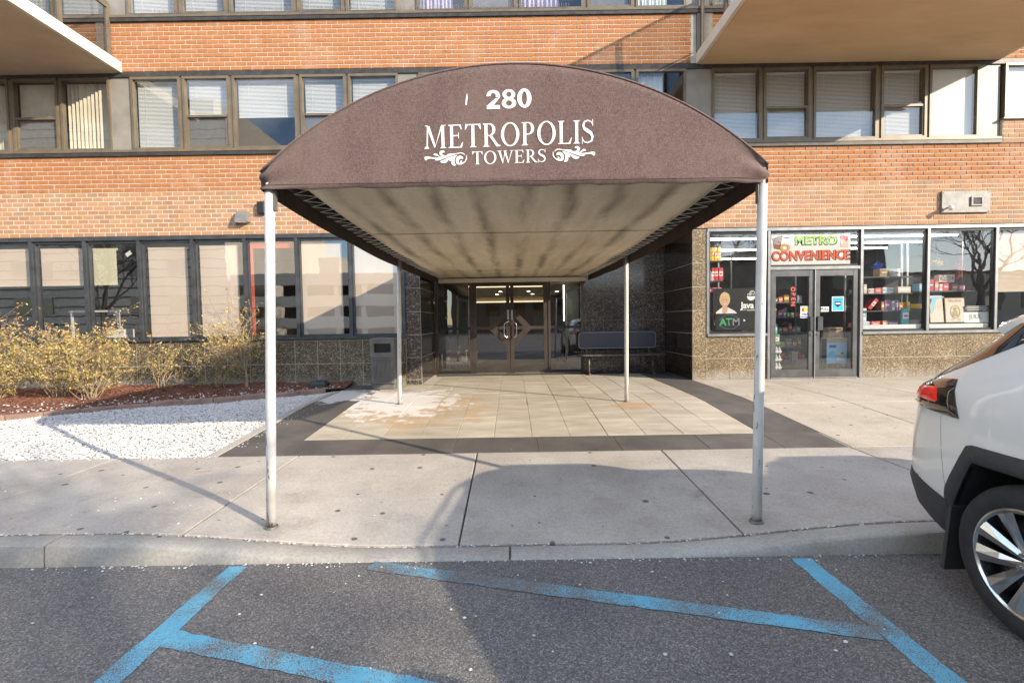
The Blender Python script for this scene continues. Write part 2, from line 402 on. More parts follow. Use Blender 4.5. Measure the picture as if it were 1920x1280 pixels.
mat('curtain_lilac', (.34, .30, .42), (.52, .45, .60), 4, rough=.9)
mat('screen_mesh', (.13, .125, .125), (.17, .16, .155), 12, rough=.8)
mat('room_dark', (.115, .105, .095), (.085, .08, .075), 2, rough=.9)
mat('room_blue', (.13, .18, .27), (.10, .14, .22), 2, rough=.9)
mat('room_wall', (.34, .28, .23), (.27, .22, .18), 1.2, rough=.9)
mat('red_trim', (.55, .085, .045), (.62, .12, .06), 4, rough=.6)

# planting
mat('mulch', (.10, .040, .026), (.20, .088, .055), 28, rough=.95, bump=.9, bscale=60, bdist=.02)
n = NT('mulch_chip'); a = n.new('ShaderNodeAttribute'); a.attribute_name = 'tint'; n.set(col=a.outputs['Color'], rough=.95)
n = NT('pebble_white'); a = n.new('ShaderNodeAttribute'); a.attribute_name = 'tint'; n.set(col=a.outputs['Color'], rough=.75)
mat('pebble_bed', (.58, .56, .53), (.42, .40, .37), 30, rough=.95)
mat('edging_red', (.22, .135, .105), (.33, .22, .175), 5, rough=.9, bump=.4)
mat('twig', (.24, .18, .11), (.36, .29, .18), 14, rough=.9)
mat('twig_dark', (.075, .06, .048), (.12, .10, .08), 9, rough=.95)
n = NT('leaf'); a = n.new('ShaderNodeAttribute'); a.attribute_name = 'tint'
n.set(col=a.outputs['Color'], rough=.65)
# furniture and fittings
mat('bin_grey', (.105, .10, .095), (.155, .15, .14), 5, rough=.6, bump=.15)
mat('bin_dark', (.02, .02, .02), rough=.7)
mat('bait_black', (.022, .023, .026), (.035, .036, .04), 8, rough=.42)
n = NT('bench_mesh'); 
vn = n.new('ShaderNodeTexVoronoi'); vn.inputs['Scale'].default_value = 1; vn.inputs['Randomness'].default_value = 0; n.l.new(n.pos((26, 1, 26)), vn.inputs['Vector'])
n.set(col=n.mix(n.math('LESS_THAN', vn.outputs['Distance'], .30), (.055, .060, .072), (.010, .010, .011)), rough=.4)
mat('bench_frame', (.20, .215, .24), rough=.32, metal=.2)
mat('bench_leg', (.20, .18, .16), (.10, .06, .04), 12, rough=.55, metal=.3)
mat('galv', (.25, .245, .23), (.18, .175, .165), 9, rough=.55, metal=.25, bump=.1)
mat('plastic_white', (.78, .78, .76), rough=.4)
mat('plastic_black', (.018, .018, .018), rough=.45)
# people carrier parts
n = NT('car_paint'); sp_z = n.new('ShaderNodeSeparateXYZ'); n.l.new(n.pos(), sp_z.inputs[0])
grime = n.ramp(n.math('ADD', sp_z.outputs[2], n.math('MULTIPLY', n.noise(5, 6, .7), .7)), [(.62, .38), (1.0, 0)])
n.set(col=n.mix(grime, (.68, .665, .625), (.40, .36, .30)), rough=.30, spec=.5, coat=1.0, coatr=.02)
mat('car_clad', (.028, .028, .029), (.040, .040, .041), 20, rough=.62, bump=.35, bscale=500, bdist=.001)
NT('car_glass').set(col=(.012, .011, .011), rough=.03, spec=.8, coat=.6)
mat('tyre', (.016, .016, .017), (.026, .025, .025), 18, rough=.82, bump=.3, bscale=90)
mat('alloy', (.62, .62, .61), (.50, .50, .50), 12, rough=.20, metal=1)
mat('alloy_dark', (.06, .06, .062), rough=.35, metal=.8)
NT('lamp_red').set(col=(.88, .030, .018), rough=.18, coat=.5, spec=.5)
NT('lamp_smoke').set(col=(.016, .014, .014), rough=.05, coat=1, spec=.8)
NT('lamp_clear').set(col=(.30, .29, .28), rough=.08, metal=.3, coat=1)
# interior
emit('tube_light', (1, .97, .90), 9)
emit('cove_light', (1, .82, .52), 1.6)
emit('down_light', (1, .88, .66), 14)
emit('neon_red', (1, .10, .06), 2.2)
mat('ceiling_tile', (.30, .28, .265), (.25, .235, .22), 3, rough=.9)
mat('store_dark', (.045, .042, .040), (.07, .065, .06), 3, rough=.85)
mat('shelf_metal', (.10, .10, .10), rough=.5)
mat('shelf_white', (.72, .71, .69), rough=.5)
mat('lobby_peach', (.36, .26, .205), (.31, .225, .18), 1, rough=.8)
mat('lobby_floor', (.16, .14, .12), (.22, .19, .16), 2, rough=.25)
mat('lobby_ceiling', (.42, .35, .25), rough=.9)
mat('lobby_green', (.30, .33, .25), (.38, .40, .31), 2, rough=.6)
mat('cardboard', (.46, .34, .22), (.40, .29, .185), 6, rough=.9)
mat('poster_dark', (.026, .024, .022), rough=.35)
def flat(name, c, rough=.55): NT(name).set(col=c, rough=rough)
for nm, c in dict(skin=(.62, .36, .24), hair_blonde=(.68, .47, .20), shirt=(.78, .74, .70), lime=(.42, .68, .05), lime_light=(.62, .80, .25), orange_red=(.80, .10, .025), cup_brown=(.24, .10, .045), doughnut=(.62, .32, .09), sign_white=(.80, .75, .71), atm_green=(.06, .36, .14), atm_blue=(.20, .30, .55), notice_blue=(.02, .42, .72), visa_blue=(.02, .06, .35), mc_red=(.75, .03, .02), mc_yellow=(.85, .55, .03),
                  box_yellow=(.85, .62, .05), box_red=(.62, .05, .06), box_pink=(.72, .16, .26), box_purple=(.26, .10, .30), box_orange=(.80, .26, .05), box_white=(.76, .74, .70), box_blue=(.16, .42, .62), box_teal=(.10, .40, .44), box_brown=(.30, .17, .10), poster_cream=(.68, .56, .45), poster_gold=(.40, .28, .10), poster_sky=(.28, .58, .75), paper=(.78, .77, .73), bag_green=(.10, .28, .10), bottle=(.50, .52, .50), chair_beige=(.66, .50, .31), plant_green=(.03, .07, .025), pot=(.10, .06, .04), mid_grey=(.25, .25, .25), tinsel_blue=(.02, .12, .60), garland=(.60, .42, .10)).items(): flat(nm, c)
# surroundings mirrored in the windows
mat('garage_concrete', (.58, .51, .41), (.66, .59, .49), .3, rough=.9)
mat('garage_dark', (.02, .02, .02), rough=.9)
mat('tower_siding', (.56, .50, .41), (.64, .58, .49), .2, rough=.8)
mat('brown_block', (.10, .085, .075), (.13, .11, .10), .3, rough=.9)

# ------------------------------------------------------------------ setting: road, kerb, pavements
YK0, YK1 = 3.10, 3.27           # kerb front / back
YS1 = 5.15                      # back edge of the pavement
DF, DR = 9.75, 11.5             # facade plane, recessed entrance plane
XL, XR = -3.18, 3.62            # entrance paving, left / right edge
GL = .32                        # level of the entrance floor
def smooth(t): t = max(0., min(1., t)); return t * t * (3 - 2 * t)
def kerb_h(x): return .016 + .125 * smooth((abs(x + .02) - .75) / 2.1)
def gz(x, y):
    k = kerb_h(x)
    if y <= YK1: return k
    if y <= YS1: return k + (.155 - k) * (y - YK1) / (YS1 - YK1)
    if y <= 7.5: return .155 + (.307 - .155) * (y - YS1) / (7.5 - YS1)
    return .307 + (GL - .307) * min(1, (y - 7.5) / 2.0)

m = MB(); m.add([(-400, -400, 0), (400, -400, 0), (400, 400, 0), (-400, 400, 0)], [(0, 1, 2, 3)])
road = tag(m.build('road', 'asphalt', fix=False), kind='structure')

def painted(p0, p1, w, wear=0.0, wear1=None):
    p0, p1 = Vector((*p0, 0)), Vector((*p1, 0)); t = (p1 - p0); L = t.length; t.normalize(); nn = Vector((-t.y, t.x, 0)) * w / 2
    m = MB(); N = max(2, int(L / .06)); wear1 = wear if wear1 is None else wear1
    prev = None
    for i in range(N + 1):
        c = p0 + t * (L * i / N); a = c + nn * (1 + random.uniform(-.10, .10)); b = c - nn * (1 + random.uniform(-.10, .10))
        if prev:
            ww = wear + (wear1 - wear) * i / N; m.ccur = (ww, ww, ww, 1)
            m.add([(prev[0].x, prev[0].y, .003), (prev[1].x, prev[1].y, .003), (b.x, b.y, .003), (a.x, a.y, .003)], [(0, 1, 2, 3)])
        prev = (a, b)
    return m.build('painted_line', 'blue_paint', road, fix=False)
painted((-1.79, 3.07), (-1.83, -3.2), .125, -.12)
painted((1.835, 3.06), (1.83, -3.2), .125, -.10)
for k in range(4):
    y1 = 3.055 - k * .92
    a = (-.93, y1) if k == 0 else (-1.76, y1 + .83 * .277)
    o = painted(a, (1.77, y1 - 2.70 * .277), .115, .14 if k == 0 else -.06, -.02)
    o.location.z = .0015

# kerb stones (each cast length is a piece)
kerb = empty('kerb'); tag(kerb, kind='structure')
xs = [-15.2, -12.1, -9.1, -6.1, -3.07, -.035, 2.98, 6.0, 9.0, 12.0, 15.0]
for x0, x1 in zip(xs, xs[1:]):
    m = MB(); m.smooth = True; N = 16; rows = []
    for i in range(N + 1):
        x = x0 + .008 + (x1 - x0 - .016) * i / N; h = kerb_h(x); r = min(.022, h * .6)
        fl = max(0, .06 * (1 - h / .14))                      # the dropped part slopes like a ramp
        prof = [(YK0, -.05), (YK0, .0), (YK0 + .006 + fl * .1, h - r), (YK0 + .012 + fl * .5, h - r * .3), (YK0 + .012 + r + fl, h), (YK1 - .01, h + .001), (YK1, h - .006), (YK1, -.05)]
        rows.append([(x, a, b) for a, b in prof])
    vs = [p for r_ in rows for p in r_]; P = 8; fs = []
    for i in range(N):
        for k in range(P - 1): fs.append((i * P + k, (i + 1) * P + k, (i + 1) * P + k + 1, i * P + k + 1))
    fs += [tuple(range(P)), tuple(N * P + k for k in reversed(range(P)))]
    m.add(vs, fs); o = m.build('kerb_stone', 'concrete_curb', kerb); auto_smooth(o, 50)

def slab(name, x0, x1, y0, y1, mtl, parent, th=.09, n=5, gap=.006, zoff=0.0, bev=.006):
    """paving piece that follows the falls of the ground, with eased edges"""
    m = MB(); x0 += gap; x1 -= gap; y0 += gap; y1 -= gap
    xsn = [x0, x0 + bev] + [x0 + (x1 - x0) * i / n for i in range(1, n)] + [x1 - bev, x1]
    ysn = [y0, y0 + bev] + [y0 + (y1 - y0) * i / n for i in range(1, n)] + [y1 - bev, y1]
    vs = []; A = len(xsn); B = len(ysn)
    for i, x in enumerate(xsn):
        for j, y in enumerate(ysn):
            e = (i in (0, A - 1)) or (j in (0, B - 1)); vs.append((x, y, gz(x, y) + zoff - (bev * .8 if e else 0)))
    fs = [(i * B + j, (i + 1) * B + j, (i + 1) * B + j + 1, i * B + j + 1) for i in range(A - 1) for j in range(B - 1)]
    ring = [(i, 0) for i in range(A)] + [(A - 1, j) for j in range(1, B)] + [(i, B - 1) for i in range(A - 2, -1, -1)] + [(0, j) for j in range(B - 2, 0, -1)]
    b = len(vs)
    for (i, j) in ring: p = vs[i * B + j]; vs.append((p[0], p[1], p[2] - th))
    K = len(ring)
    for k in range(K):
        a0 = ring[k][0] * B + ring[k][1]; a1 = ring[(k + 1) % K][0] * B + ring[(k + 1) % K][1]
        fs.append((a0, b + k, b + (k + 1) % K, a1))
    m.add(vs, fs); return m.build(name, mtl, parent)

pav = empty('pavement'); tag(pav, kind='structure')
xs = [-14.0, -12.05, -10.1, -8.15, -6.2, -4.25, -2.30, -.39, 1.58, 3.60, 5.55, 7.5, 9.45, 11.4, 13.4]
for x0, x1 in zip(xs, xs[1:]): slab('concrete_slab', x0, x1, YK1 + .022, YS1, 'concrete', pav, n=8, gap=.007)
walk = empty('store_walk'); tag(walk, kind='structure')
for x0, x1 in zip([XR, 4.98, 6.42, 7.86, 9.3, 10.8], [4.98, 6.42, 7.86, 9.3, 10.8, 12.3]):
    for y0, y1 in zip([YS1, 7.15], [7.15, DF - .02]): slab('concrete_slab', x0, x1, y0, y1, 'concrete_walk', walk, n=5)

# entrance paving: pale stone field inside a dark border
terr = empty('entrance_paving'); tag(terr, kind='structure')
bx0, bx1, by0 = XL + .70, XR - .70, YS1 + .54
m = MB()
N = 10
for i in range(N):
    for j in range(12):
        xa, xb = XL + (XR - XL) * i / N, XL + (XR - XL) * (i + 1) / N
        ya, yb = YS1 + .01 + (DR - YS1) * j / 12, YS1 + .01 + (DR - YS1) * (j + 1) / 12
        m.add([(x, y, gz(x, y) - .006) for x, y in ((xa, ya), (xb, ya), (xb, yb), (xa, yb))], [(0, 1, 2, 3)])
m.build('mortar_bed', 'grout', terr, fix=False)
nc = 12; cw = (bx1 - bx0) / nc
for i in range(nc):
    y = by0; off = [.0, .45, .22][i % 3]; ys = [by0]
    y = by0 + .45 + off
    while y < DR - .5: ys.append(y); y += .91
    ys.append(DR - .40)
    for y0, y1 in zip(ys, ys[1:]):
        if bx0 + cw * i < -1.85 and y0 > DF - .2: continue
        y1c = min(y1, DF - .05) if bx0 + cw * i < -1.85 else y1
        slab('stone_tile', bx0 + cw * i, bx0 + cw * (i + 1), y0, y1c, 'tan_stone', terr, th=.03, n=2, gap=.0024, zoff=random.uniform(-.002, .002), bev=.004)
x = XL                                                     # dark border, front
for w in [.70, .92, .9, .93, .9, .95, .8, .68]:
    slab('border_stone', x, min(x + w, XR), YS1 + .008, by0, 'dark_stone', terr, th=.03, n=2, gap=.002, bev=.003); x += w
    if x >= XR - .05: break
for (xa, xb, ye) in ((XL, bx0, DF - .05), (bx1, XR, DR)):
    y = by0
    while y < ye - .1:
        y2 = min(y + .93, ye); slab('border_stone', xa, xb, y, y2, 'dark_stone', terr, th=.03, n=2, gap=.002, bev=.003); y = y2
for xa, xb in ((-1.76, -.2), (-.2, 1.35), (1.35, bx1)): slab('border_stone', xa, xb, DR - .40, DR, 'dark_stone', terr, th=.03, n=2, gap=.002, bev=.003)
# concrete strip that keeps the pebbles off the paving
m = MB(); N = 14
for i in range(N):
    ya, yb = YS1 + (DF - .9 - YS1) * i / N, YS1 + (DF - .9 - YS1) * (i + 1) / N
    m.hexa([(XL - .10, ya, .0), (XL, ya, .0), (XL, yb, .0), (XL - .10, yb, .0), (XL - .10, ya, gz(-3.2, ya) + .012), (XL, ya, gz(-3.2, ya) + .012), (XL, yb, gz(-3.2, yb) + .012), (XL - .10, yb, gz(-3.2, yb) + .012)])
tag(m.build('edge_strip', 'concrete_curb'), kind='structure')

# planting bed and pebble bed on the left
EDGE = [(-12.0, 5.5), (-10.5, 5.95), (-9.0, 6.42), (-7.4, 7.0), (-6.2, 7.55), (-5.1, 8.12), (-4.2, 8.62), (-3.6, 9.0), (-3.29, 9.2)]
def edge_y(x):
    for (x0, y0), (x1, y1) in zip(EDGE, EDGE[1:]):
        if x <= x1: return y0 + (y1 - y0) * (x - x0) / (x1 - x0)
    return EDGE[-1][1]
def bed_z(x, y): return gz(x, y) - .035 + .03 * mnoise.noise(Vector((x * .9, y * .9, 0))) + .012 * mnoise.noise(Vector((x * 5, y * 5, 3)))
def mulch_z(x, y): return gz(x, y) + .015 + .05 * max(0, min(1, (y - edge_y(x)) / .5)) + .05 * mnoise.noise(Vector((x * .8, y * .8, 4))) + .02 * mnoise.noise(Vector((x * 4, y * 4, 3)))
def sheet(name, fn, x0, x1, ylo, yhi, nx, ny, mtl):
    m = MB(); m.smooth = True; vs = []
    for i in range(nx + 1):
        x = x0 + (x1 - x0) * i / nx; a, b = ylo(x), yhi(x)
        for j in range(ny + 1): y = a + (b - a) * j / ny; vs.append((x, y, fn(x, y)))
    m.add(vs, [(i * (ny + 1) + j, (i + 1) * (ny + 1) + j, (i + 1) * (ny + 1) + j + 1, i * (ny + 1) + j + 1) for i in range(nx) for j in range(ny)])
    return tag(m.build(name, mtl, fix=False), kind='structure')
sheet('gravel_ground', lambda x, y: bed_z(x, y) - .012, -13, XL - .09, lambda x: YS1 - .01, lambda x: edge_y(x) + .05, 90, 30, 'pebble_bed')
sheet('mulch_ground', mulch_z, -13, XL - .02, lambda x: edge_y(x) + .02, lambda x: DF + .02, 120, 34, 'mulch')

def rocks(name, spots, mtl, flat_=.6, tint=None, label=None, cat=None):
    """a heap nobody could count: many small stones in one object"""
    m = MB(); m.smooth = False
    for (x, y, z, r) in spots:
        a = random.uniform(0, 6.28); ca, sa = math.cos(a), math.sin(a); el = random.uniform(.7, 1.25)
        vs = []
        for (px, py, pz) in ((1, 0, 0), (.2, .85, .1), (-.9, .3, 0), (-.4, -.85, .05), (.55, -.7, 0), (.1, .05, 1), (-.1, -.05, -.8)):
            px *= r * el * random.uniform(.8, 1.15); py *= r * random.uniform(.8, 1.1); pz *= r * flat_ * random.uniform(.8, 1.1)
            vs.append((x + px * ca - py * sa, y + px * sa + py * ca, z + pz))
        m.ccur = tint()
        m.add(vs, [(0, 1, 5), (1, 2, 5), (2, 3, 5), (3, 4, 5), (4, 0, 5), (1, 0, 6), (2, 1, 6), (3, 2, 6), (4, 3, 6), (0, 4, 6)])
    return tag(m.build(name, mtl, fix=False), label, cat, kind='stuff')
def ptint():
    v = random.uniform(.46, .70); w = random.random()
    if w < .06: return (.40 * v, .36 * v, .30 * v, 1)
    return (v, v * random.uniform(.96, 1.0), v * random.uniform(.92, 1.0), 1)
sp = []
while len(sp) < 44000:
    x = random.uniform(-9.6, XL - .11); y = random.uniform(YS1 + .02, 9.25)
    if y > edge_y(x) - .03: continue
    sp.append((x, y, bed_z(x, y) + random.uniform(-.004, .006), random.uniform(.009, .018)))
rocks('white_pebbles', sp, 'pebble_white', .6, ptint, 'bed of small white pebbles between the pavement and the mulch', 'pebbles')
sp = []
for i in range(260): # stray pebbles caught in the kerb joint
    x = random.uniform(-4.5, 3.1); sp.append((x, YK1 + .014 + random.gauss(0, .007), kerb_h(x) - .002, random.uniform(.004, .012)))
for i in range(170):
    x = random.uniform(-3.6, 2.4); sp.append((x, YK0 - abs(random.gauss(0, .03)) - .006, .006, random.uniform(.004, .011)))
for i in range(46): x, y = random.uniform(-3.2, 2.6), random.uniform(1.6, 3.0); sp.append((x, y, .006, random.uniform(.006, .014)))
for i in range(30): x, y = random.uniform(-5, -1.0), random.uniform(3.35, 4.2); sp.append((x, y, gz(x, y) + .005, random.uniform(.006, .014)))
for i in range(170): x = random.uniform(-6.5, -3.2); y = YS1 - abs(random.gauss(0, .05)); sp.append((x, y, gz(x, y) + .004, random.uniform(.006, .013)))
for i in range(120): x, y = XL + abs(random.gauss(0, .12)), random.uniform(5.4, 9.2); sp.append((x, y, gz(x, y) + .004, random.uniform(.005, .011)))
rocks('stray_pebbles', sp, 'pebble_white', .6, ptint, 'stray white pebbles scattered along the kerb and paving', 'pebbles')
sp = []
while len(sp) < 420:
    x = random.uniform(-9, -3.3); y = edge_y(x) + abs(random.gauss(0, .32)) + .05
    if y < DF - .1: sp.append((x, y, mulch_z(x, y) + .012, random.uniform(.010, .024)))
rocks('pebbles_on_mulch', sp, 'pebble_white', .6, ptint, 'white pebbles thrown up onto the red mulch', 'pebbles')
# mulch chips
m = MB()
k = 0
while k < 9000:
    x = random.uniform(-10.2, XL - .05); y = random.uniform(6.0, DF - .02)
    if y < edge_y(x) + .09: continue
    k += 1; z = mulch_z(x, y) + random.uniform(.0, .014); a = random.uniform(0, 3.14); L = random.uniform(.012, .038); w = random.uniform(.004, .009); t = random.uniform(-.5, .5)
    dx, dy = math.cos(a) * L, math.sin(a) * L; ex, ey = -math.sin(a) * w, math.cos(a) * w; h = .006; dz = t * L
    v = random.uniform(.45, 1.35); m.ccur = (.20 * v, .084 * v, .050 * v, 1)
    m.add([(x - dx - ex, y - dy - ey, z - dz), (x + dx - ex, y + dy - ey, z + dz), (x + dx + ex, y + dy + ey, z + dz), (x - dx + ex, y - dy + ey, z - dz), (x - dx, y - dy, z - dz + h), (x + dx, y + dy, z + dz + h)],
          [(0, 1, 5, 4), (2, 3, 4, 5), (0, 4, 3), (1, 2, 5)])
tag(m.build('mulch_chips', 'mulch_chip', fix=False), 'shredded red wood mulch covering the planting bed', 'mulch', kind='stuff')
# scalloped edging stones
edging = empty('garden_edging', (-6.2, 7.55, gz(-6.2, 7.55)))
tag(edging, 'curved row of scalloped reddish edging stones between pebbles and mulch', 'garden edging')
L = 0; pts = []
x = -11.6
while x < -3.45:
    pts.append((x, edge_y(x))); x += .385
for (x0, y0), (x1, y1) in zip(pts, pts[1:]):
    d = Vector((x1 - x0, y1 - y0, 0)); ln = d.length; d.normalize(); q = Vector((-d.y, d.x, 0)); m = MB()
    bot = gz(x0, y0) - .06; top = gz(x0, y0) + .04; prof = []
    n_ = 8; low = []; 
    ring = [(t_, .055 + .028 * math.sin(math.pi * t_)) for t_ in [i / n_ for i in range(n_ + 1)]]
    poly = [(t_ * ln, -w_) for t_, w_ in ring] + [(t_ * ln, .06 - .0 * w_) for t_, w_ in reversed(ring)]
    o0 = Vector((x0, y0, 0)); P = [o0 + d * (a + .004 if a < .01 else a - .004) + q * b for a, b in poly]
    k = len(P); jz = random.uniform(-.008, .008)
    P2 = [p.copy() for p in P]
    cen = sum(P, Vector()) / k
    vs = [(p.x, p.y, bot) for p in P] + [(p.x, p.y, top - .012 + jz) for p in P] + [(p.x + (cen.x - p.x) * .10, p.y + (cen.y - p.y) * .10, top + jz) for p in P]
    fs = [tuple(range(2 * k, 3 * k))]
    for a in range(k):
        b = (a + 1) % k; fs += [(a, b, k + b, k + a), (k + a, k + b, 2 * k + b, 2 * k + a)]
    m.add(vs, fs); m.build('edging_stone', 'edging_red', edging)

# ------------------------------------------------------------------ the apartment building
BLD = empty('apartment_building', (0, DF, GL))
tag(BLD, 'orange brick apartment block with bands of windows above granite ground floor', 'building')
Z_GS, Z_GH = 1.28, 3.33          # ground floor glazing: sill / head
Z_S2, Z_H2 = 4.97, 6.53          # second storey
Z_S3, Z_H3 = 7.55, 9.12
XW0, XW1 = -13.6, 13.6
def part(name, boxes, mtl, parent=BLD, fix=True):
    m = MB()
    for b in boxes: m.box(*b)
    return m.build(name, mtl, parent, fix=fix)

# rooms behind the glass (floors, ceilings, partitions)
part('floor_slab', [(XW0, XW1, DF + .20, 16, 3.42, 4.90), (XW0, XW1, DF + .20, 16, 6.60, 7.50), (XW0, XW1, DF + .2, 16, 9.2, 11)], 'room_dark')
part('back_wall', [(XW0, XW1, 13.2, 13.4, 4.9, 6.6), (XW0, XW1, 13.2, 13.4, 7.5, 9.2), (XW0, -1.9, 14.6, 14.8, .2, 3.42), (XW0 - .2, XW0, DF + .02, 16, .2, 11), (XW1, XW1 + .2, DF + .02, 16, .2, 11)], 'room_wall')
part('partition_wall', [(x - .06, x + .06, DF + .21, 13.19, z0, z1) for x in (-7.63, -1.97, 3.79, 9.5) for z0, z1 in ((4.91, 6.59), (7.51, 9.19))], 'room_blue')
part('ground_floor_wall', [(-2.02, -1.90, DF + .2, 14.59, .2, 3.41), (3.70, 3.82, DF + .2, 15.3, .2, 3.41)], 'room_wall')
part('ground_floor_slab', [(XW0, -2.03, DF + .13, 14.59, .10, .30), (3.83, XW1, DF + .13, 15.9, .10, .31)], 'lobby_floor')

# --- brick bands: mortar backing with proud bricks
def palette(strong):
    out = []
    for i in range(9):
        v = random.uniform(.88, 1.10); h = random.uniform(-.015, .02)
        out.append(((.455 + h) * v, (.200 + h) * v, .088 * v, 1) if strong else ((.475 + h) * v, (.272 + h) * v, .158 * v, 1))
    if not strong: out[3] = (.40, .265, .175, 1); out[6] = (.44, .27, .135, 1)
    return out
PAL = {True: palette(True), False: palette(False)}
BL, BH = .2127, .0893            # module
def brick_mesh(strong, k, L):
    m = MB(); m.ccur = PAL[strong][k]; j = .005
    x, z, d = (L - .013) / 2, (BH - (.0145 if strong else .0125)) / 2, .0075 if strong else .004
    m.add([(-x, 0, -z), (x, 0, -z), (x, 0, z), (-x, 0, z), (-x + .003, -d, -z + .003), (x - .003, -d, -z + .003), (x - .003, -d, z - .003), (-x + .003, -d, z - .003)],
          [(4, 5, 6, 7), (0, 1, 5, 4), (1, 2, 6, 5), (2, 3, 7, 6), (3, 0, 4, 7)])
    return m.mesh('brick', 'brick', fix=False)
BM = {(s_, k): brick_mesh(s_, k, BL) for s_ in (True, False) for k in range(9)}
def brick_band(name, x0, x1, z0, z1, y=DF, strong_from=0.0, single=None, back=.2):
    wall = part(name, [(x0, x1, y + .002, y + back, z0, z1)], 'mortar')
    rest = MB(); rows = int(round((z1 - z0) / BH)); bh = (z1 - z0) / rows
    for r in range(rows):
        z = z0 + bh * (r + .5); st = z > strong_from; off = (r % 2) * BL / 2 + random.uniform(-.006, .006)
        x = x0 - BL + off
        while x < x1:
            a, b = max(x, x0), min(x + BL, x1)
            x += BL
            if b - a < .05: continue
            full = b - a > BL - .002; k = random.randrange(9); cx = (a + b) / 2
            if full and single and single(cx, z):
                o = link('brick', BM[(st, k)], wall, None); o.location = (cx + random.uniform(-.002, .002), y + random.uniform(-.0018, .001), z + random.uniform(-.0012, .0012))
                o.scale.z = bh / BH
            else:
                rest.ccur = PAL[st][k]; h = (bh - (.0145 if st else .0125)) / 2; w = (b - a - .013) / 2; d = (.0075 if st else .004) + random.uniform(-.0018, .001)
                c = 0.003
                rest.add([(cx - w, y + .001, z - h), (cx + w, y + .001, z - h), (cx + w, y + .001, z + h), (cx - w, y + .001, z + h), (cx - w + c, y - d, z - h + c), (cx + w - c, y - d, z - h + c), (cx + w - c, y - d, z + h - c), (cx - w + c, y - d, z + h - c)],
                         [(4, 5, 6, 7), (0, 1, 5, 4), (1, 2, 6, 5), (2, 3, 7, 6), (3, 0, 4, 7)])
    tag(rest.build('bricks', 'brick', wall, fix=False), kind='stuff')
    return wall
cnt = {'n': 0}
def pick(cx, z):
    ok = (-9.6 < cx < -5.7 and z > 4.24) or (5.35 < cx < 9.0 and z > 4.24)
    if ok and cnt['n'] < 300: cnt['n'] += 1; return True
    return False
brick_band('brick_wall', XW0, XW1, Z_GH + .03, Z_S2 - .045, strong_from=4.24, single=pick)
brick_band('brick_wall', -7.79, 3.60, Z_H2 + .03, Z_S3 - .045)
brick_band('brick_wall', XW0, -8.03, Z_H2 + .03, Z_S3 - .045)
brick_band('brick_wall', 4.02, XW1, Z_H2 + .03, Z_S3 - .045)
brick_band('brick_wall', XW0, XW1, Z_H3 + .03, 10.6)
brick_band('brick_wall', 9.73, XW1, Z_S2 - .04, 5.37, y=DF - .035, strong_from=9, back=.23)
part('mortar_repair', [(3.60, 3.70, DF - .004, DF + .2, Z_H2 + .03, Z_S3 - .02)], 'grout')

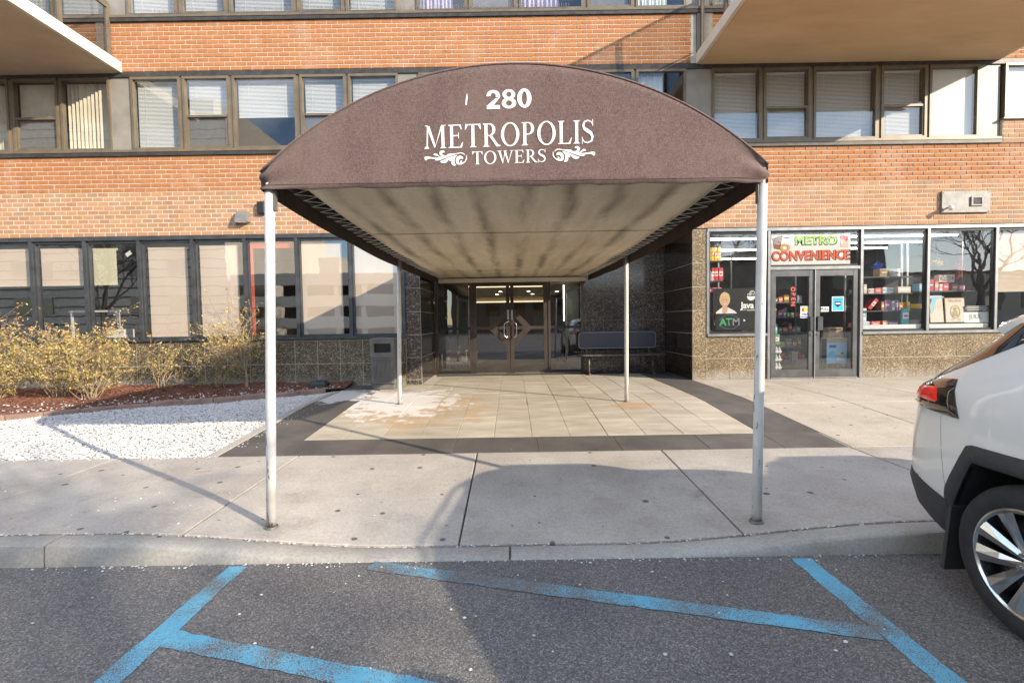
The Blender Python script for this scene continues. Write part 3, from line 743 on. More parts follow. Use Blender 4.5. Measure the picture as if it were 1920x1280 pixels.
# --- upper windows
LIGHTS = [(.03, 1.0), (1.05, 1.97), (2.03, 3.29), (3.36, 4.26), (4.31, 5.29)]
def blind_mesh(w, h, pitch=.026):
    m = MB(); n_ = int(h / pitch)
    m.box(-w / 2, w / 2, -.014, .014, -.03, 0)
    for i in range(n_):
        z = -.035 - i * pitch; t = .0127
        m.add([(-w / 2, -.007, z - t), (w / 2, -.007, z - t), (w / 2, .007, z + t), (-w / 2, .007, z + t)], [(0, 1, 2, 3)])
    m.box(-w / 2, w / 2, -.012, .012, -h - .012, -h + .004)
    for sx in (-.32, .32): m.box(sx * w - .003, sx * w + .003, -.0135, -.0125, -h, -.02)
    return m.mesh('blind', 'blind_white', fix=False)
_bc = {}
def add_window(x0, x1, z0, z1, kind, dress, parent=BLD, y=DF):
    """frame mesh > pane, blind ... ; kind 'fix' or 'dh' (double hung)"""
    m = MB(); b = .045; yf, yb = y - .022, y + .07
    m.box(x0, x1, yf, yb, z0, z0 + b); m.box(x0, x1, yf, yb, z1 - b, z1)
    m.box(x0, x0 + b, yf + .002, yb, z0 + b, z1 - b); m.box(x1 - b, x1, yf + .002, yb, z0 + b, z1 - b)
    zm = z0 + (z1 - z0) * .46
    if kind == 'dh':
        m.box(x0 + b, x1 - b, yf + .018, yb - .012, zm - .022, zm + .022)
        for s_ in (x0 + b, x1 - b - .028): m.box(s_, s_ + .028, yf + .02, yb - .02, z0 + b + .001, zm - .022)
        m.box(x0 + b + .028, x1 - b - .028, yf + .02, yb - .02, z0 + b, z0 + b + .03)
    win = m.build('window', 'frame_bronze', parent)
    def pane(za, zb, yy):
        t = random.uniform(-.004, .004); q = MB(); q.quad((x0 + b, yy + t, za), (x1 - b, yy - t, za), (x1 - b, yy - t, zb), (x0 + b, yy + t, zb)); q.build('pane', 'glass_window', win, fix=False)
    if kind == 'dh': pane(z0 + b + .03, zm - .02, y + .032); pane(zm + .02, z1 - b, y + .018)
    else: pane(z0 + b, z1 - b, y + .02)
    w, h = x1 - x0 - 2 * b - .02, z1 - z0 - 2 * b
    for d in dress:
        if d[0] == 'blind':
            hh = round(h * d[1], 2); key = (round(w, 2), hh)
            if key not in _bc: _bc[key] = blind_mesh(*key)
            o = link('blind', _bc[key], win); o.location = ((x0 + x1) / 2, y + .115, z1 - b); o.rotation_euler.y = random.uniform(-.005, .005)
        elif d[0] == 'screen':
            q = MB(); q.box(x0 + b + .03, x1 - b - .03, y + .052, y + .056, z0 + b + .03, zm - .02); q.build('insect_screen', 'screen_mesh', win)
        elif d[0] == 'vanes':
            xx = x0 + b + .03; k = 0
            while xx < x1 - b - .05:
                a = random.uniform(.2, 1.2) if d[1] else .25; c_, s_ = .042 * math.cos(a), .042 * math.sin(a)
                if random.random() > d[2]:
                    q = MB(); q.hexa([(xx - c_, y + .14 - s_, z0 + b + .02), (xx + c_, y + .14 + s_, z0 + b + .02), (xx + c_ - .003, y + .144 + s_, z0 + b + .02), (xx - c_ - .003, y + .144 - s_, z0 + b + .02), (xx - c_, y + .14 - s_, z1 - b), (xx + c_, y + .14 + s_, z1 - b), (xx + c_ - .003, y + .144 + s_, z1 - b), (xx - c_ - .003, y + .144 - s_, z1 - b)])
                    q.build('blind_vane', 'blind_vane', win)
                xx += .078
        elif d[0] == 'curtain':
            q = MB(); q.smooth = True; xa, xb = x0 + b + w * d[1], x0 + b + w * d[2]; N = 40; vs = []
            for i in range(N + 1):
                xx = xa + (xb - xa) * i / N; yy = y + .17 + .022 * math.sin(i * 1.35) + .01 * math.sin(i * .6)
                vs += [(xx, yy, z0 + b), (xx, yy, z1 - b)]
            q.add(vs, [(2 * i, 2 * i + 2, 2 * i + 3, 2 * i + 1) for i in range(N)]); q.build('curtain', d[3], win, fix=False)
        elif d[0] == 'sheet':
            q = MB(); q.box(x0 + b + .01, x1 - b - .01, y + .085, y + .09, z0 + b + h * d[1], z1 - b); q.build('shade', d[2], win)
    return win
FULL = [('blind', .99)]
UNITS2 = [(-13.13, [('fix', FULL), ('fix', FULL), ('fix', [('curtain', 0, 1, 'blind_vane')]), ('dh', [('vanes', False, 0.0), ('screen',)]), ('fix', [('vanes', True, .25)])]),
          (-7.455, [('fix', FULL), ('dh', [('blind', .53), ('screen',)]), ('fix', [('blind', .54)]), ('dh', [('blind', .53), ('screen',)]), ('fix', FULL)]),
          (-1.79, [('fix', FULL), ('dh', FULL), ('fix', [('curtain', 0, 1, 'room_blue')]), ('dh', [('curtain', 0, .9, 'blind_white')]), ('fix', [('curtain', 0, .6, 'blind_white')])]),
          (3.985, [('fix', FULL), ('dh', [('blind', .93)]), ('fix', FULL), ('dh', [('blind', .985)]), ('fix', [('blind', .99), ('sheet', .0, 'paper')])]),
          (9.72, [('fix', [('sheet', 0, 'paper')]), ('dh', FULL)])]
UNITS3 = [(-13.13, [('fix', FULL), ('dh', FULL), ('fix', FULL), ('dh', FULL), ('fix', [('blind', .95)])]),
          (-7.455, [('fix', [('blind', .98)]), ('dh', [('blind', .98)]), ('fix', [('blind', .97)]), ('dh', [('blind', .98)]), ('fix', FULL)]),
          (-1.79, [('fix', [('curtain', 0, .75, 'curtain_lilac')]), ('dh', [('curtain', 0, .6, 'curtain_lilac'), ('screen',)]), ('fix', [('curtain', .0, .65, 'curtain_lilac')]), ('dh', [('screen',), ('curtain', 0, 1, 'room_blue')]), ('fix', [('curtain', 0, .7, 'blind_white')])]),
          (3.985, [('fix', FULL), ('dh', FULL), ('fix', FULL), ('dh', FULL), ('fix', FULL)]),
          (9.72, [('fix', FULL), ('dh', FULL)])]
for units, zs, zh in ((UNITS2, Z_S2, Z_H2), (UNITS3, Z_S3, Z_H3)):
    for ui, (ux, ls) in enumerate(units):
        for (a, b), (kd, dr) in zip(LIGHTS, ls):
            tall = ux > 9 and zs == Z_S2
            add_window(ux + a, ux + b, (5.40 if tall else zs + .075), zh - .075, kd, dr, y=DF - (.03 if tall else 0))
        # mullion covers between the lights
        tall = ux > 9 and zs == Z_S2
        for (_, b), (a2, _) in zip(LIGHTS[:len(ls)], LIGHTS[1:len(ls)]):
            part('mullion', [(ux + b - .004, ux + a2 + .004, DF - (.02 if tall else 0), DF + .09, (5.41 if tall else zs + .08), zh - .08)], 'frame_bronze')
    for x0, x1 in ((-7.84, -7.43), (-2.165, -1.765), (3.50, 4.015), (9.28, 9.70 if zs == Z_S2 else 9.75)):
        part('pier_panel', [(x0, x1, DF + .012, DF + .2, zs + .03, zh - .05)], 'pier_panel')
    part('sill_ledge', [(XW0, 9.70, DF - .055, DF + .19, zs + .028, zs + .073)], 'frame_bronze')
    part('sill_flashing', [(XW0, 9.72, DF - .045, DF + .19, zs - .042, zs + .026)], 'sill_dark')
    part('lintel_angle', [(XW0, XW1, DF - .018, DF + .19, zh - .072, zh + .028)], 'sill_dark')
part('sill_ledge', [(9.70, XW1, DF - .085, DF + .15, 5.372, 5.398)], 'frame_bronze')
# bird spikes along the third storey sill
m = MB(); x = -7.3
while x < 1.2:
    if not (-5.9 < x < -5.4):
        for k in (-1, 0, 1):
            m.tube([(x, DF - .045, Z_S3 + .073), (x + random.uniform(-.012, .012), DF - .045 + k * .025 - .01, Z_S3 + .073 + .10)], .0016, 3)
    x += .034
tag(m.build('bird_spikes', 'galv', BLD, fix=False), kind='stuff')

# --- balconies
def balcony(x0, x1, soffit, open_left, open_right):
    y0, y1, z0, z1 = 7.48, DF - .012, 6.545, 6.745
    b = part('balcony', [(x0, x1, y0, y1, z0, z1)], 'balcony_concrete')
    part('soffit', [(x0 + .07, x1 - .07, y0 + .07, y1, z0 - .012, z0 - .001)], soffit, b)
    rail = []; yr = y0 + .09; zt = 7.80
    sides = ([x0 + .10] if open_left else []) + ([x1 - .20] if open_right else [])
    for sx in sides:
        part('rail', [(sx - .022, sx + .022, yr, y1 - .05, zt - .045, zt), (sx - .015, sx + .015, yr, y1 - .05, z1 + .07, z1 + .10)], 'frame_bronze', b)
        for py in (yr, (yr + y1) / 2, y1 - .045): part('rail_post', [(sx - .03, sx + .03, py - .03, py + .03, z1, zt + (.06 if py > 9 else -.046))], 'frame_bronze', b)
        for a, c in ((yr + .04, (yr + y1) / 2 - .04), ((yr + y1) / 2 + .04, y1 - .08)):
            q = MB(); q.quad((sx, a, z1 + .10), (sx, c, z1 + .10), (sx, c, zt - .05), (sx, a, zt - .05)); q.build('glass_panel', 'glass_rail', b, fix=False)
    part('rail', [(x0 + .10, x1 - .10, yr - .022, yr + .022, zt - .044, zt + .001), (x0 + .10, x1 - .10, yr - .015, yr + .015, z1 + .071, z1 + .101)], 'frame_bronze', b)
    nseg = int((x1 - x0) / 1.3)
    for i in range(nseg + 1):
        px = x0 + .16 + (x1 - x0 - .32) * i / nseg; part('rail_post', [(px - .025, px + .025, yr - .025, yr + .025, z1, zt - .047)], 'frame_bronze', b)
        if i < nseg:
            pn = x0 + .16 + (x1 - x0 - .32) * (i + 1) / nseg; q = MB(); q.quad((px + .03, yr, z1 + .10), (pn - .03, yr, z1 + .10), (pn - .03, yr, zt - .05), (px + .03, yr, zt - .05)); q.build('glass_panel', 'glass_rail', b, fix=False)
balcony(-13.55, -7.575, 'soffit_beige', True, True)
balcony(3.70, 9.68, 'soffit_bounce', True, True)
for xa, xb in ((-8.03, -7.79), (3.71, 4.02)): part('pier_panel', [(xa, xb, DF - .03, DF + .2, 6.75, Z_S3 - .04)], 'pier_panel')

# --- granite cladding
def tile_wall(name, org, ud, us, zs, mtl, parent=BLD, th=.02, gap=.0055, nrm=None):
    """grout sheet with one stone per cell; org=(x,y), ud = unit direction along the wall"""
    ud = Vector((*ud, 0)); nr = Vector((*nrm, 0)); o = Vector((*org, 0))
    m = MB(); a, b = o + ud * us[0], o + ud * us[-1]; e = -nr * .10; g = -nr * .004
    m.hexa([(a + g)[:2] + (zs[0],), (b + g)[:2] + (zs[0],), (b + e)[:2] + (zs[0],), (a + e)[:2] + (zs[0],), (a + g)[:2] + (zs[-1],), (b + g)[:2] + (zs[-1],), (b + e)[:2] + (zs[-1],), (a + e)[:2] + (zs[-1],)])
    w = m.build(name, 'grout', parent)
    for u0, u1 in zip(us, us[1:]):
        for z0, z1 in zip(zs, zs[1:]):
            q = MB(); p = o + ud * (u0 + gap); r = o + ud * (u1 - gap); f = nr * random.uniform(.0, .0015); k = -nr * th
            q.hexa([(p + k)[:2] + (z0 + gap,), (r + k)[:2] + (z0 + gap,), (r + f)[:2] + (z0 + gap,), (p + f)[:2] + (z0 + gap,), (p + k)[:2] + (z1 - gap,), (r + k)[:2] + (z1 - gap,), (r + f)[:2] + (z1 - gap,), (p + f)[:2] + (z1 - gap,)])
            q.build('granite_tile', mtl, w)
    return w
def steps(a, b, s, first=None):
    out = [a]; x = a + (first or s)
    while x < b - .06: out.append(x); x += s
    out.append(b); return out
ZB = [.06, .30, .765, 1.225, 1.268]
tile_wall('granite_base', (0, DF), (1, 0), [-13.6, -13.2] + steps(-12.56, -2.13, .455), ZB, 'granite_brown', nrm=(0, -1))
tile_wall('granite_pier', (0, DF - .015), (1, 0), [-2.125, -1.82], [.10, .31, .42, .86, 1.32, 1.78, 2.25, 2.72, 3.325], 'granite_polished', nrm=(0, -1))
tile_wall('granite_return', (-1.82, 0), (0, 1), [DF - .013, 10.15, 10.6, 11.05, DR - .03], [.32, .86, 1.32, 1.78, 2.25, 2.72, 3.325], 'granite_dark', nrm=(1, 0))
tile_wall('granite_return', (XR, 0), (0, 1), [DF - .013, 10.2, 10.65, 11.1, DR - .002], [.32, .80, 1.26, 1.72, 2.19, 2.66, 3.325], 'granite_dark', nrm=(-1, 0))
tile_wall('granite_back_wall', (0, DR), (1, 0), [1.70, 2.17, 2.64, 3.11, XR - .004], [.32, .92, 1.55, 2.18, 2.81, 3.325], 'granite_polished', nrm=(0, -1), gap=.0016)
tile_wall('granite_pier', (0, DF - .015), (1, 0), [XR, 3.915], [.10, .80, 1.26, 1.72, 2.19, 2.66, 3.325], 'granite_tan', nrm=(0, -1))
tile_wall('granite_base', (0, DF), (1, 0), [3.917, 4.37, 4.82, 5.135], [.10, .30, .745, 1.19], 'granite_tan', nrm=(0, -1))
tile_wall('granite_base', (0, DF), (1, 0), [7.03, 7.5, 8.95, 10.4, 11.8, 13.55], [.10, .30, .72, 1.19], 'granite_tan', nrm=(0, -1))
part('recess_soffit', [(-1.93, 3.73, DF + .21, DR + .05, 3.33, 3.41)], 'soffit_beige')

# --- ground floor office glazing on the left
MX = [-12.75, -11.68, -10.61, -9.53, -8.465, -7.394, -6.328, -5.288, -4.258, -3.2, -2.15]
for k, (x0, x1) in enumerate(zip(MX, MX[1:])):
    m = MB(); y = DF
    m.box(x0 + .033, x1 - .033, y - .012, y + .07, Z_GS + .03, Z_GS + .075); m.box(x0 + .033, x1 - .033, y - .012, y + .07, Z_GH - .10, Z_GH - .055)
    m.box(x0 + .033, x0 + .055, y - .010, y + .07, Z_GS + .075, Z_GH - .10); m.box(x1 - .055, x1 - .033, y - .010, y + .07, Z_GS + .075, Z_GH - .10)
    w = m.build('window', 'frame_dark', BLD)
    q = MB(); t = random.uniform(-.005, .005); q.quad((x0 + .05, y + .03 + t, Z_GS + .07), (x1 - .05, y + .03 - t, Z_GS + .07), (x1 - .05, y + .03 - t, Z_GH - .09), (x0 + .05, y + .03 + t, Z_GH - .09)); q.build('pane', 'glass_ground', w, fix=False)
    def shade(f0, f1, zb, zt=3.14, mtl='shade_beige', dy=.075):
        q = MB(); xa, xb = x0 + .04 + (x1 - x0 - .08) * f0, x0 + .04 + (x1 - x0 - .08) * f1
        q.box(xa, xb, y + dy, y + dy + .004, zb, zt); q.tube([(xa - .01, y + dy + .02, zt), (xb + .01, y + dy + .02, zt)], .022, 8); q.box(xa, xb, y + dy - .006, y + dy + .010, zb - .02, zb)
        q.build('roller_shade', mtl, w)
    if k == 2: shade(.0, .88, 2.43)
    elif k in (0, 1): shade(0, .9, 2.4)
    elif k == 3: shade(.05, .92, 2.43)
    elif k == 4: shade(.03, .50, 2.43, 3.13, 'shade_yellow')
    elif k == 5: shade(.07, .86, 1.37, 3.13)
    elif k == 6: shade(.04, .84, 1.36, 3.16)
    elif k == 7:
        q = MB(); q.box(x0 + .06, x0 + .115, y + .05, y + .075, Z_GS + .08, Z_GH - .10); q.box(x0 + .116, x1 - .09, y + .05, y + .074, Z_GH - .235, Z_GH - .10); q.build('red_trim', 'red_trim', w)
    elif k == 8: shade(.0, .84, 1.38, 3.17)
    elif k == 9: shade(.02, .99, 1.36, 3.17)
    if k == 4:
        q = MB(); c = Vector((x0 + .80, y + .055, 3.03)); a = .6
        pts = [(c.x + dx * math.cos(a) - dz * math.sin(a), c.z + dx * math.sin(a) + dz * math.cos(a)) for dx, dz in ((-.06, -.04), (.06, -.04), (.06, .04), (-.06, .04))]
        q.prism(pts, c.y, c.y + .002); tag(q.build('paper_note', 'paper'), 'small tilted paper note taped high inside an office window', 'paper note')
for x in MX: part('mullion', [(x - .031, x + .031, DF - .055, DF + .08, Z_GS + .03, Z_GH - .055)], 'frame_dark')
part('window_head', [(MX[0], -2.117, DF - .06, DF + .19, Z_GH - .053, Z_GH + .028)], 'frame_dark')
part('window_sill', [(MX[0], -2.117, DF - .075, DF + .12, Z_GS - .012, Z_GS + .028)], 'frame_dark')
part('recess_fascia', [(-1.815, XR - .005, DF + .002, DF + .2, 3.33, 3.358)], 'sill_dark')

# --- convenience store front
def steel(name, boxes, parent=BLD, mt='frame_steel'): return part(name, boxes, mt, parent)
SX = [3.93, 5.15, 7.0, 8.33, 9.69, 11.2, 13.0]
steel('shopfront_head', [(3.918, 13.4, DF - .035, DF + .10, 3.275, 3.335)])
for x in SX: steel('shopfront_mullion', [(x - .025, x + .025, DF - .03, DF + .09, 1.245 if x not in (5.15, 7.0) else .325, 3.273)])
for xa, xb in ((3.918, 5.124), (7.026, 13.4)): steel('shopfront_sill', [(xa, xb, DF - .045, DF + .10, 1.192, 1.243)])
for x0, x1 in ((3.955, 5.125), (7.025, 8.305), (8.355, 9.665), (9.715, 11.175), (11.225, 12.975)):
    m = MB(); y = DF
    m.box(x0, x1, y + .0, y + .06, 1.245, 1.285); m.box(x0, x1, y, y + .06, 3.225, 3.273); m.box(x0, x0 + .03, y, y + .06, 1.285, 3.225); m.box(x1 - .03, x1, y, y + .06, 1.285, 3.225)
    w = m.build('shop_window', 'frame_black', BLD); q = MB(); q.quad((x0 + .025, y + .03, 1.28), (x1 - .025, y + .03, 1.28), (x1 - .025, y + .03, 3.23), (x0 + .025, y + .03, 3.23)); q.build('pane', 'glass_store', w, fix=False)
# transom above the doors
steel('transom_bar', [(5.176, 6.974, DF - .025, DF + .09, 2.50, 2.56)])
m = MB(); m.box(5.176, 6.974, DF + .0, DF + .05, 2.561, 2.60); m.box(5.176, 6.974, DF, DF + .05, 3.24, 3.273); m.box(5.176, 5.20, DF, DF + .05, 2.60, 3.24); m.box(6.95, 6.974, DF, DF + .05, 2.60, 3.24)
w = m.build('transom_window', 'frame_black', BLD); q = MB(); q.quad((5.19, DF + .03, 2.59), (6.96, DF + .03, 2.59), (6.96, DF + .03, 3.25), (5.19, DF + .03, 3.25)); q.build('pane', 'glass_store', w, fix=False)
for x0, x1, hs in ((5.20, 6.062, 1), (6.085, 6.95, -1)):
    m = MB(); y0, y1 = DF - .005, DF + .045; s_ = .10
    m.bbox(x0, x0 + s_, y0, y1, .345, 2.49); m.bbox(x1 - s_, x1, y0, y1, .345, 2.49); m.box(x0 + s_, x1 - s_, y0 + .004, y1 - .004, 2.37, 2.488); m.box(x0 + s_, x1 - s_, y0 + .004, y1 - .004, .347, .50)
    d = m.build('shop_door', 'door_steel', BLD)
    q = MB(); q.quad((x0 + s_ - .01, DF + .02, .49), (x1 - s_ + .01, DF + .02, .49), (x1 - s_ + .01, DF + .02, 2.38), (x0 + s_ - .01, DF + .02, 2.38)); q.build('pane', 'glass_store', d, fix=False)
    hx = x1 - .05 if hs > 0 else x0 + .05
    q = MB(); q.bbox(hx - (.05 if hs > 0 else .02), hx + (.02 if hs > 0 else .09), DF - .05, DF - .006, 1.28, 1.56, .008); q.build('pull_plate', 'frame_dark', d)
    q = MB(); q.lathe([(.0, -.02), (.022, -.02), (.022, -.004)], 'y', 14, (hx + .0, DF, 1.20)); q.build('lock', 'chrome', d, fix=False)
    q = MB(); q.box(x0, x1, DF - .02, DF + .05, .325, .343); q.build('threshold', 'brushed', d)
steel('door_post', [(6.066, 6.081, DF - .03, DF + .06, .325, 2.495)], mt='brushed')
for xa in (5.178, 6.953): steel('door_jamb', [(xa, xa + .019, DF - .02, DF + .08, .325, 2.497)], mt='frame_black')

# store interior
part('store_wall', [(3.83, XW1, 15.3, 15.45, .31, 3.41), (9.70, 9.78, DF + .2, 15.29, .31, 3.41)], 'store_dark')
part('store_ceiling', [(3.83, 9.69, DF + .12, 15.29, 3.30, 3.40)], 'ceiling_tile')
for x0, y0, x1, y1 in ((4.3, 10.5, 5.6, 10.5), (6.2, 10.4, 9.5, 10.4), (4.3, 12.2, 9.4, 12.2), (4.3, 14.0, 9.4, 14.0), (6.0, 11.3, 9.5, 11.3)):
    k = 1
    f = empty('ceiling_light', ((x0 + x1) / 2, y0, 3.26)); f['label'] = {10.5: 'short lit fluorescent tube behind the coffee poster window', 10.4: 'lit fluorescent tube at the head of the right shop windows', 12.2: 'second row lit fluorescent tube across the store ceiling', 14.0: 'lit fluorescent tube deepest inside the store', 11.3: 'lit fluorescent tube over the shelves behind the right windows'}[y0]; f['category'] = 'ceiling light'; f['group'] = 'fluorescent tubes in the store'
    part('lamp_housing', [(x0 - .03, x1 + .03, y0 - .05, y0 + .05, 3.262, 3.299)], 'plastic_white', f)
    q = MB(); q.tube([(x0, y0, 3.245), (x1, y0, 3.245)], .018, 8); q.build('tube', 'tube_light', f)

# --- main entrance: glazed screen with a pair of bronze doors
def bar(name, boxes, parent=BLD, mt='frame_black'): return part(name, boxes, mt, parent)
bar('entrance_frame', [(x - .028, x + .028, DR - .03, DR + .06, .322, 3.32) for x in (-1.77, -.965, .892, 1.665)] + [(-1.742, 1.637, DR - .028, DR + .058, 2.50, 2.58), (-1.742, 1.637, DR - .028, DR + .058, 3.27, 3.32)], mt='door_bronze')
for x0, x1 in ((-1.742, -.993), (.92, 1.637)):
    m = MB(); m.box(x0, x1, DR - .015, DR + .045, .323, .40); m.box(x0, x1, DR - .015, DR + .045, 1.375, 1.435); w = m.build('sidelight', 'frame_black', BLD)
    for z0, z1 in ((.40, 1.375), (1.435, 2.50)):
        q = MB(); q.quad((x0, DR + .015, z0), (x1, DR + .015, z0), (x1, DR + .015, z1), (x0, DR + .015, z1)); q.build('pane', 'glass_door', w, fix=False)
for x0, x1 in ((-1.742, -.993), (-.937, .864), (.92, 1.637)):
    q = MB(); q.quad((x0, DR + .015, 2.58), (x1, DR + .015, 2.58), (x1, DR + .015, 3.27), (x0, DR + .015, 3.27)); q.build('transom_pane', 'glass_door', BLD, fix=False)
XC = -.037
for sgn in (-1, 1):
    xa, xb = (-.935, XC - .006) if sgn < 0 else (XC + .006, .862)
    xo, xi = (xa, xb) if sgn < 0 else (xb, xa)             # outer / inner (meeting) edge
    m = MB(); y0, y1 = DR - .012, DR + .042
    m.box(min(xo, xo - sgn * .105), max(xo, xo - sgn * .105), y0, y1, .335, 2.49); m.box(min(xi, xi + sgn * .085), max(xi, xi + sgn * .085), y0, y1, .335, 2.49)
    a, b = min(xo - sgn * .105, xi + sgn * .085), max(xo - sgn * .105, xi + sgn * .085)
    m.box(a, b, y0 + .003, y1 - .003, .335, .50); m.box(a, b, y0 + .003, y1 - .003, 2.40, 2.488); m.box(a, b, y0 + .003, y1 - .003, 1.37, 1.44)
    d = m.build('entrance_door', 'door_bronze', BLD)
    # half of the diamond that meets at the handles
    for zc, zt in ((1.441, 1), (1.369, -1)):
        p = [(xi + sgn * .088, zc + zt * .41), (xi + sgn * .088, zc + zt * .24), (xi + sgn * .30, zc + zt * .001), (xi + sgn * .48, zc + zt * .001)]
        q = MB(); q.prism(p, y0 + .001, y1 - .001); q.build('diamond_bar', 'door_bronze', d)
    for z0, z1 in ((.50, 1.37), (1.44, 2.40)):
        q = MB(); q.quad((a, DR + .015, z0), (b, DR + .015, z0), (b, DR + .015, z1), (a, DR + .015, z1)); q.build('pane', 'glass_door', d, fix=False)
    hx = xi + sgn * .04; q = MB(); q.smooth = True
    q.tube([(hx, y0, 1.55), (hx, y0 - .05, 1.55), (hx + sgn * .03, y0 - .085, 1.54), (hx + sgn * .085, y0 - .085, 1.52), (hx + sgn * .10, y0 - .085, 1.46), (hx + sgn * .10, y0 - .085, 1.26), (hx + sgn * .085, y0 - .085, 1.20), (hx + sgn * .03, y0 - .085, 1.18), (hx, y0 - .05, 1.17), (hx, y0, 1.17)], .013, 8); q.build('handle', 'chrome', d)
    q = MB(); q.box(hx - .022, hx + .022, y0 - .008, y0 - .001, 1.60, 1.83); 
    for z in (1.63, 1.69, 1.75, 1.80): q.lathe([(.0, -.014), (.008, -.014), (.008, -.008)], 'y', 8, (hx, y0, z))
    q.build('lock_plate', 'brushed', d, fix=False)
    q = MB(); q.box(a, b, y0 - .012, y0 - .001, .338, .35); q.build('door_sweep', 'brushed', d)
part('door_sill', [(-1.74, 1.63, DR - .06, DR + .05, .3225, .334)], 'brushed')
# lobby behind the doors
part('lobby_floor', [(-1.89, 3.69, DR + .07, 20.3, .20, .318)], 'lobby_floor')
part('lobby_ceiling', [(-1.89, 3.69, DR + .07, 20.3, 2.52, 2.62)], 'lobby_ceiling')
part('lobby_wall', [(-1.89, 3.69, 20.0, 20.2, .32, 2.519), (3.55, 3.69, DR + .16, 19.99, .32, 2.519), (-1.89, -1.85, 14.61, 19.99, .32, 2.519)], 'lobby_peach')
for xa, xb, ya, yb in ((-1.45, -1.15, 13.0, 13.3), (1.35, 1.75, 12.7, 13.1)): part('lobby_column', [(xa, xb, ya, yb, .32, 2.519)], 'lobby_green')
part('lobby_opening', [(-.9, -.5, 19.97, 19.995, .9, 2.0), (.9, 1.35, 19.97, 19.995, .9, 2.0)], 'lobby_green')
part('lobby_beam', [(-1.85, 3.55, 19.4, 19.6, 2.30, 2.518)], 'lobby_ceiling')
f = empty('cove_light', (0, 19.3, 2.3)); tag(f, 'long warm cove light along the lobby beam', 'ceiling light'); part('light_strip', [(-1.5, 1.4, 19.30, 19.39, 2.33, 2.365)], 'cove_light', f)
f = empty('cove_light', (0, 13.3, 2.5)); tag(f, 'warm strip light on the lobby ceiling just inside doors', 'ceiling light'); part('light_strip', [(-.95, .85, 13.3, 13.36, 2.495, 2.518)], 'cove_light', f)
DL = [(-1.2, 13.2, 'leftmost small downlight over the lobby sidelight'), (-.35, 15.6, 'small lobby downlight left of the door split, nearer'), (-.5, 17.2, 'small lobby downlight left of the door split, deeper'), (.55, 15.6, 'small lobby downlight seen in the right door, nearer'), (.75, 17.2, 'small lobby downlight seen in the right door, deeper'), (1.5, 16.0, 'rightmost small downlight in the lobby ceiling')]
for x, y, lb in DL:
    q = MB(); q.lathe([(.0, -.006), (.05, -.006), (.06, 0)], 'z', 16, (x, y, 2.518)); tag(q.build('downlight', 'down_light', fix=False), lb, 'ceiling light', 'lobby downlights')
q = empty('floor_lamp', (1.32, 12.25, .32)); tag(q, 'slim lit tube lamp standing behind the right sidelight', 'lamp')
z = MB(); z.tube([(1.32, 12.25, 1.55), (1.32, 12.25, 2.45)], .012, 8); z.build('tube', 'tube_light', q)
z = MB(); z.tube([(1.32, 12.25, .34), (1.32, 12.25, 1.55)], .012, 8); z.lathe([(.0, 0), (.14, 0), (.14, .02), (.0, .025)], 'z', 16, (1.32, 12.25, .32)); z.build('stand', 'frame_dark', q, fix=False)
# beige lobby chair by the left sidelight
ch = empty('lobby_chair', (-1.33, 12.1, .32)); tag(ch, 'beige upholstered chair behind the left entrance sidelight', 'chair')
z = MB(); z.bbox(-1.62, -1.10, 12.28, 12.38, .62, 1.16, .03); z.build('backrest', 'chair_beige', ch)
z = MB(); z.bbox(-1.62, -1.10, 11.82, 12.27, .60, .72, .03); z.build('seat', 'chair_beige', ch)
for xx in (-1.59, -1.13):
    for yy in (11.85, 12.33):
        z = MB(); z.tube([(xx, yy, .32), (xx, yy, .60)], .016, 8); z.build('leg', 'frame_dark', ch)
    z = MB(); z.bbox(xx - .03, xx + .03, 11.85, 12.27, .82, .87, .012); z.tube([(xx, 11.9, .72), (xx, 11.9, .82)], .014, 6); z.build('armrest', 'chair_beige', ch)
pl = empty('potted_plant', (1.2, 12.0, .32)); tag(pl, 'dark leafy potted plant behind the right entrance sidelight', 'plant')
z = MB(); z.lathe([(.0, 0), (.10, 0), (.14, .26), (.12, .26), (.11, .22), (.0, .22)], 'z', 16, (1.2, 12.0, .32)); z.build('pot', 'pot', pl, fix=False)
z = MB(); rr = random.Random(5)
for i in range(150):
    a, r_, h = rr.uniform(0, 6.28), rr.uniform(.02, .22), rr.uniform(.6, 1.5); c = Vector((1.2 + r_ * math.cos(a), 12.0 + r_ * math.sin(a), h + .1)); d = Vector((math.cos(a), math.sin(a), rr.uniform(-.4, .5))) * rr.uniform(.05, .1); q_ = d.cross(Vector((0, 0, 1))).normalized() * .022
    z.add([c, c + d * .5 + q_, c + d, c + d * .5 - q_], [(0, 1, 2, 3)])
z.build('foliage', 'plant_green', pl, fix=False)
z = MB(); z.tube([(1.2, 12.0, .5), (1.21, 12.0, 1.0), (1.19, 12.0, 1.5)], .012, 6); z.build('stem', 'twig_dark', pl)

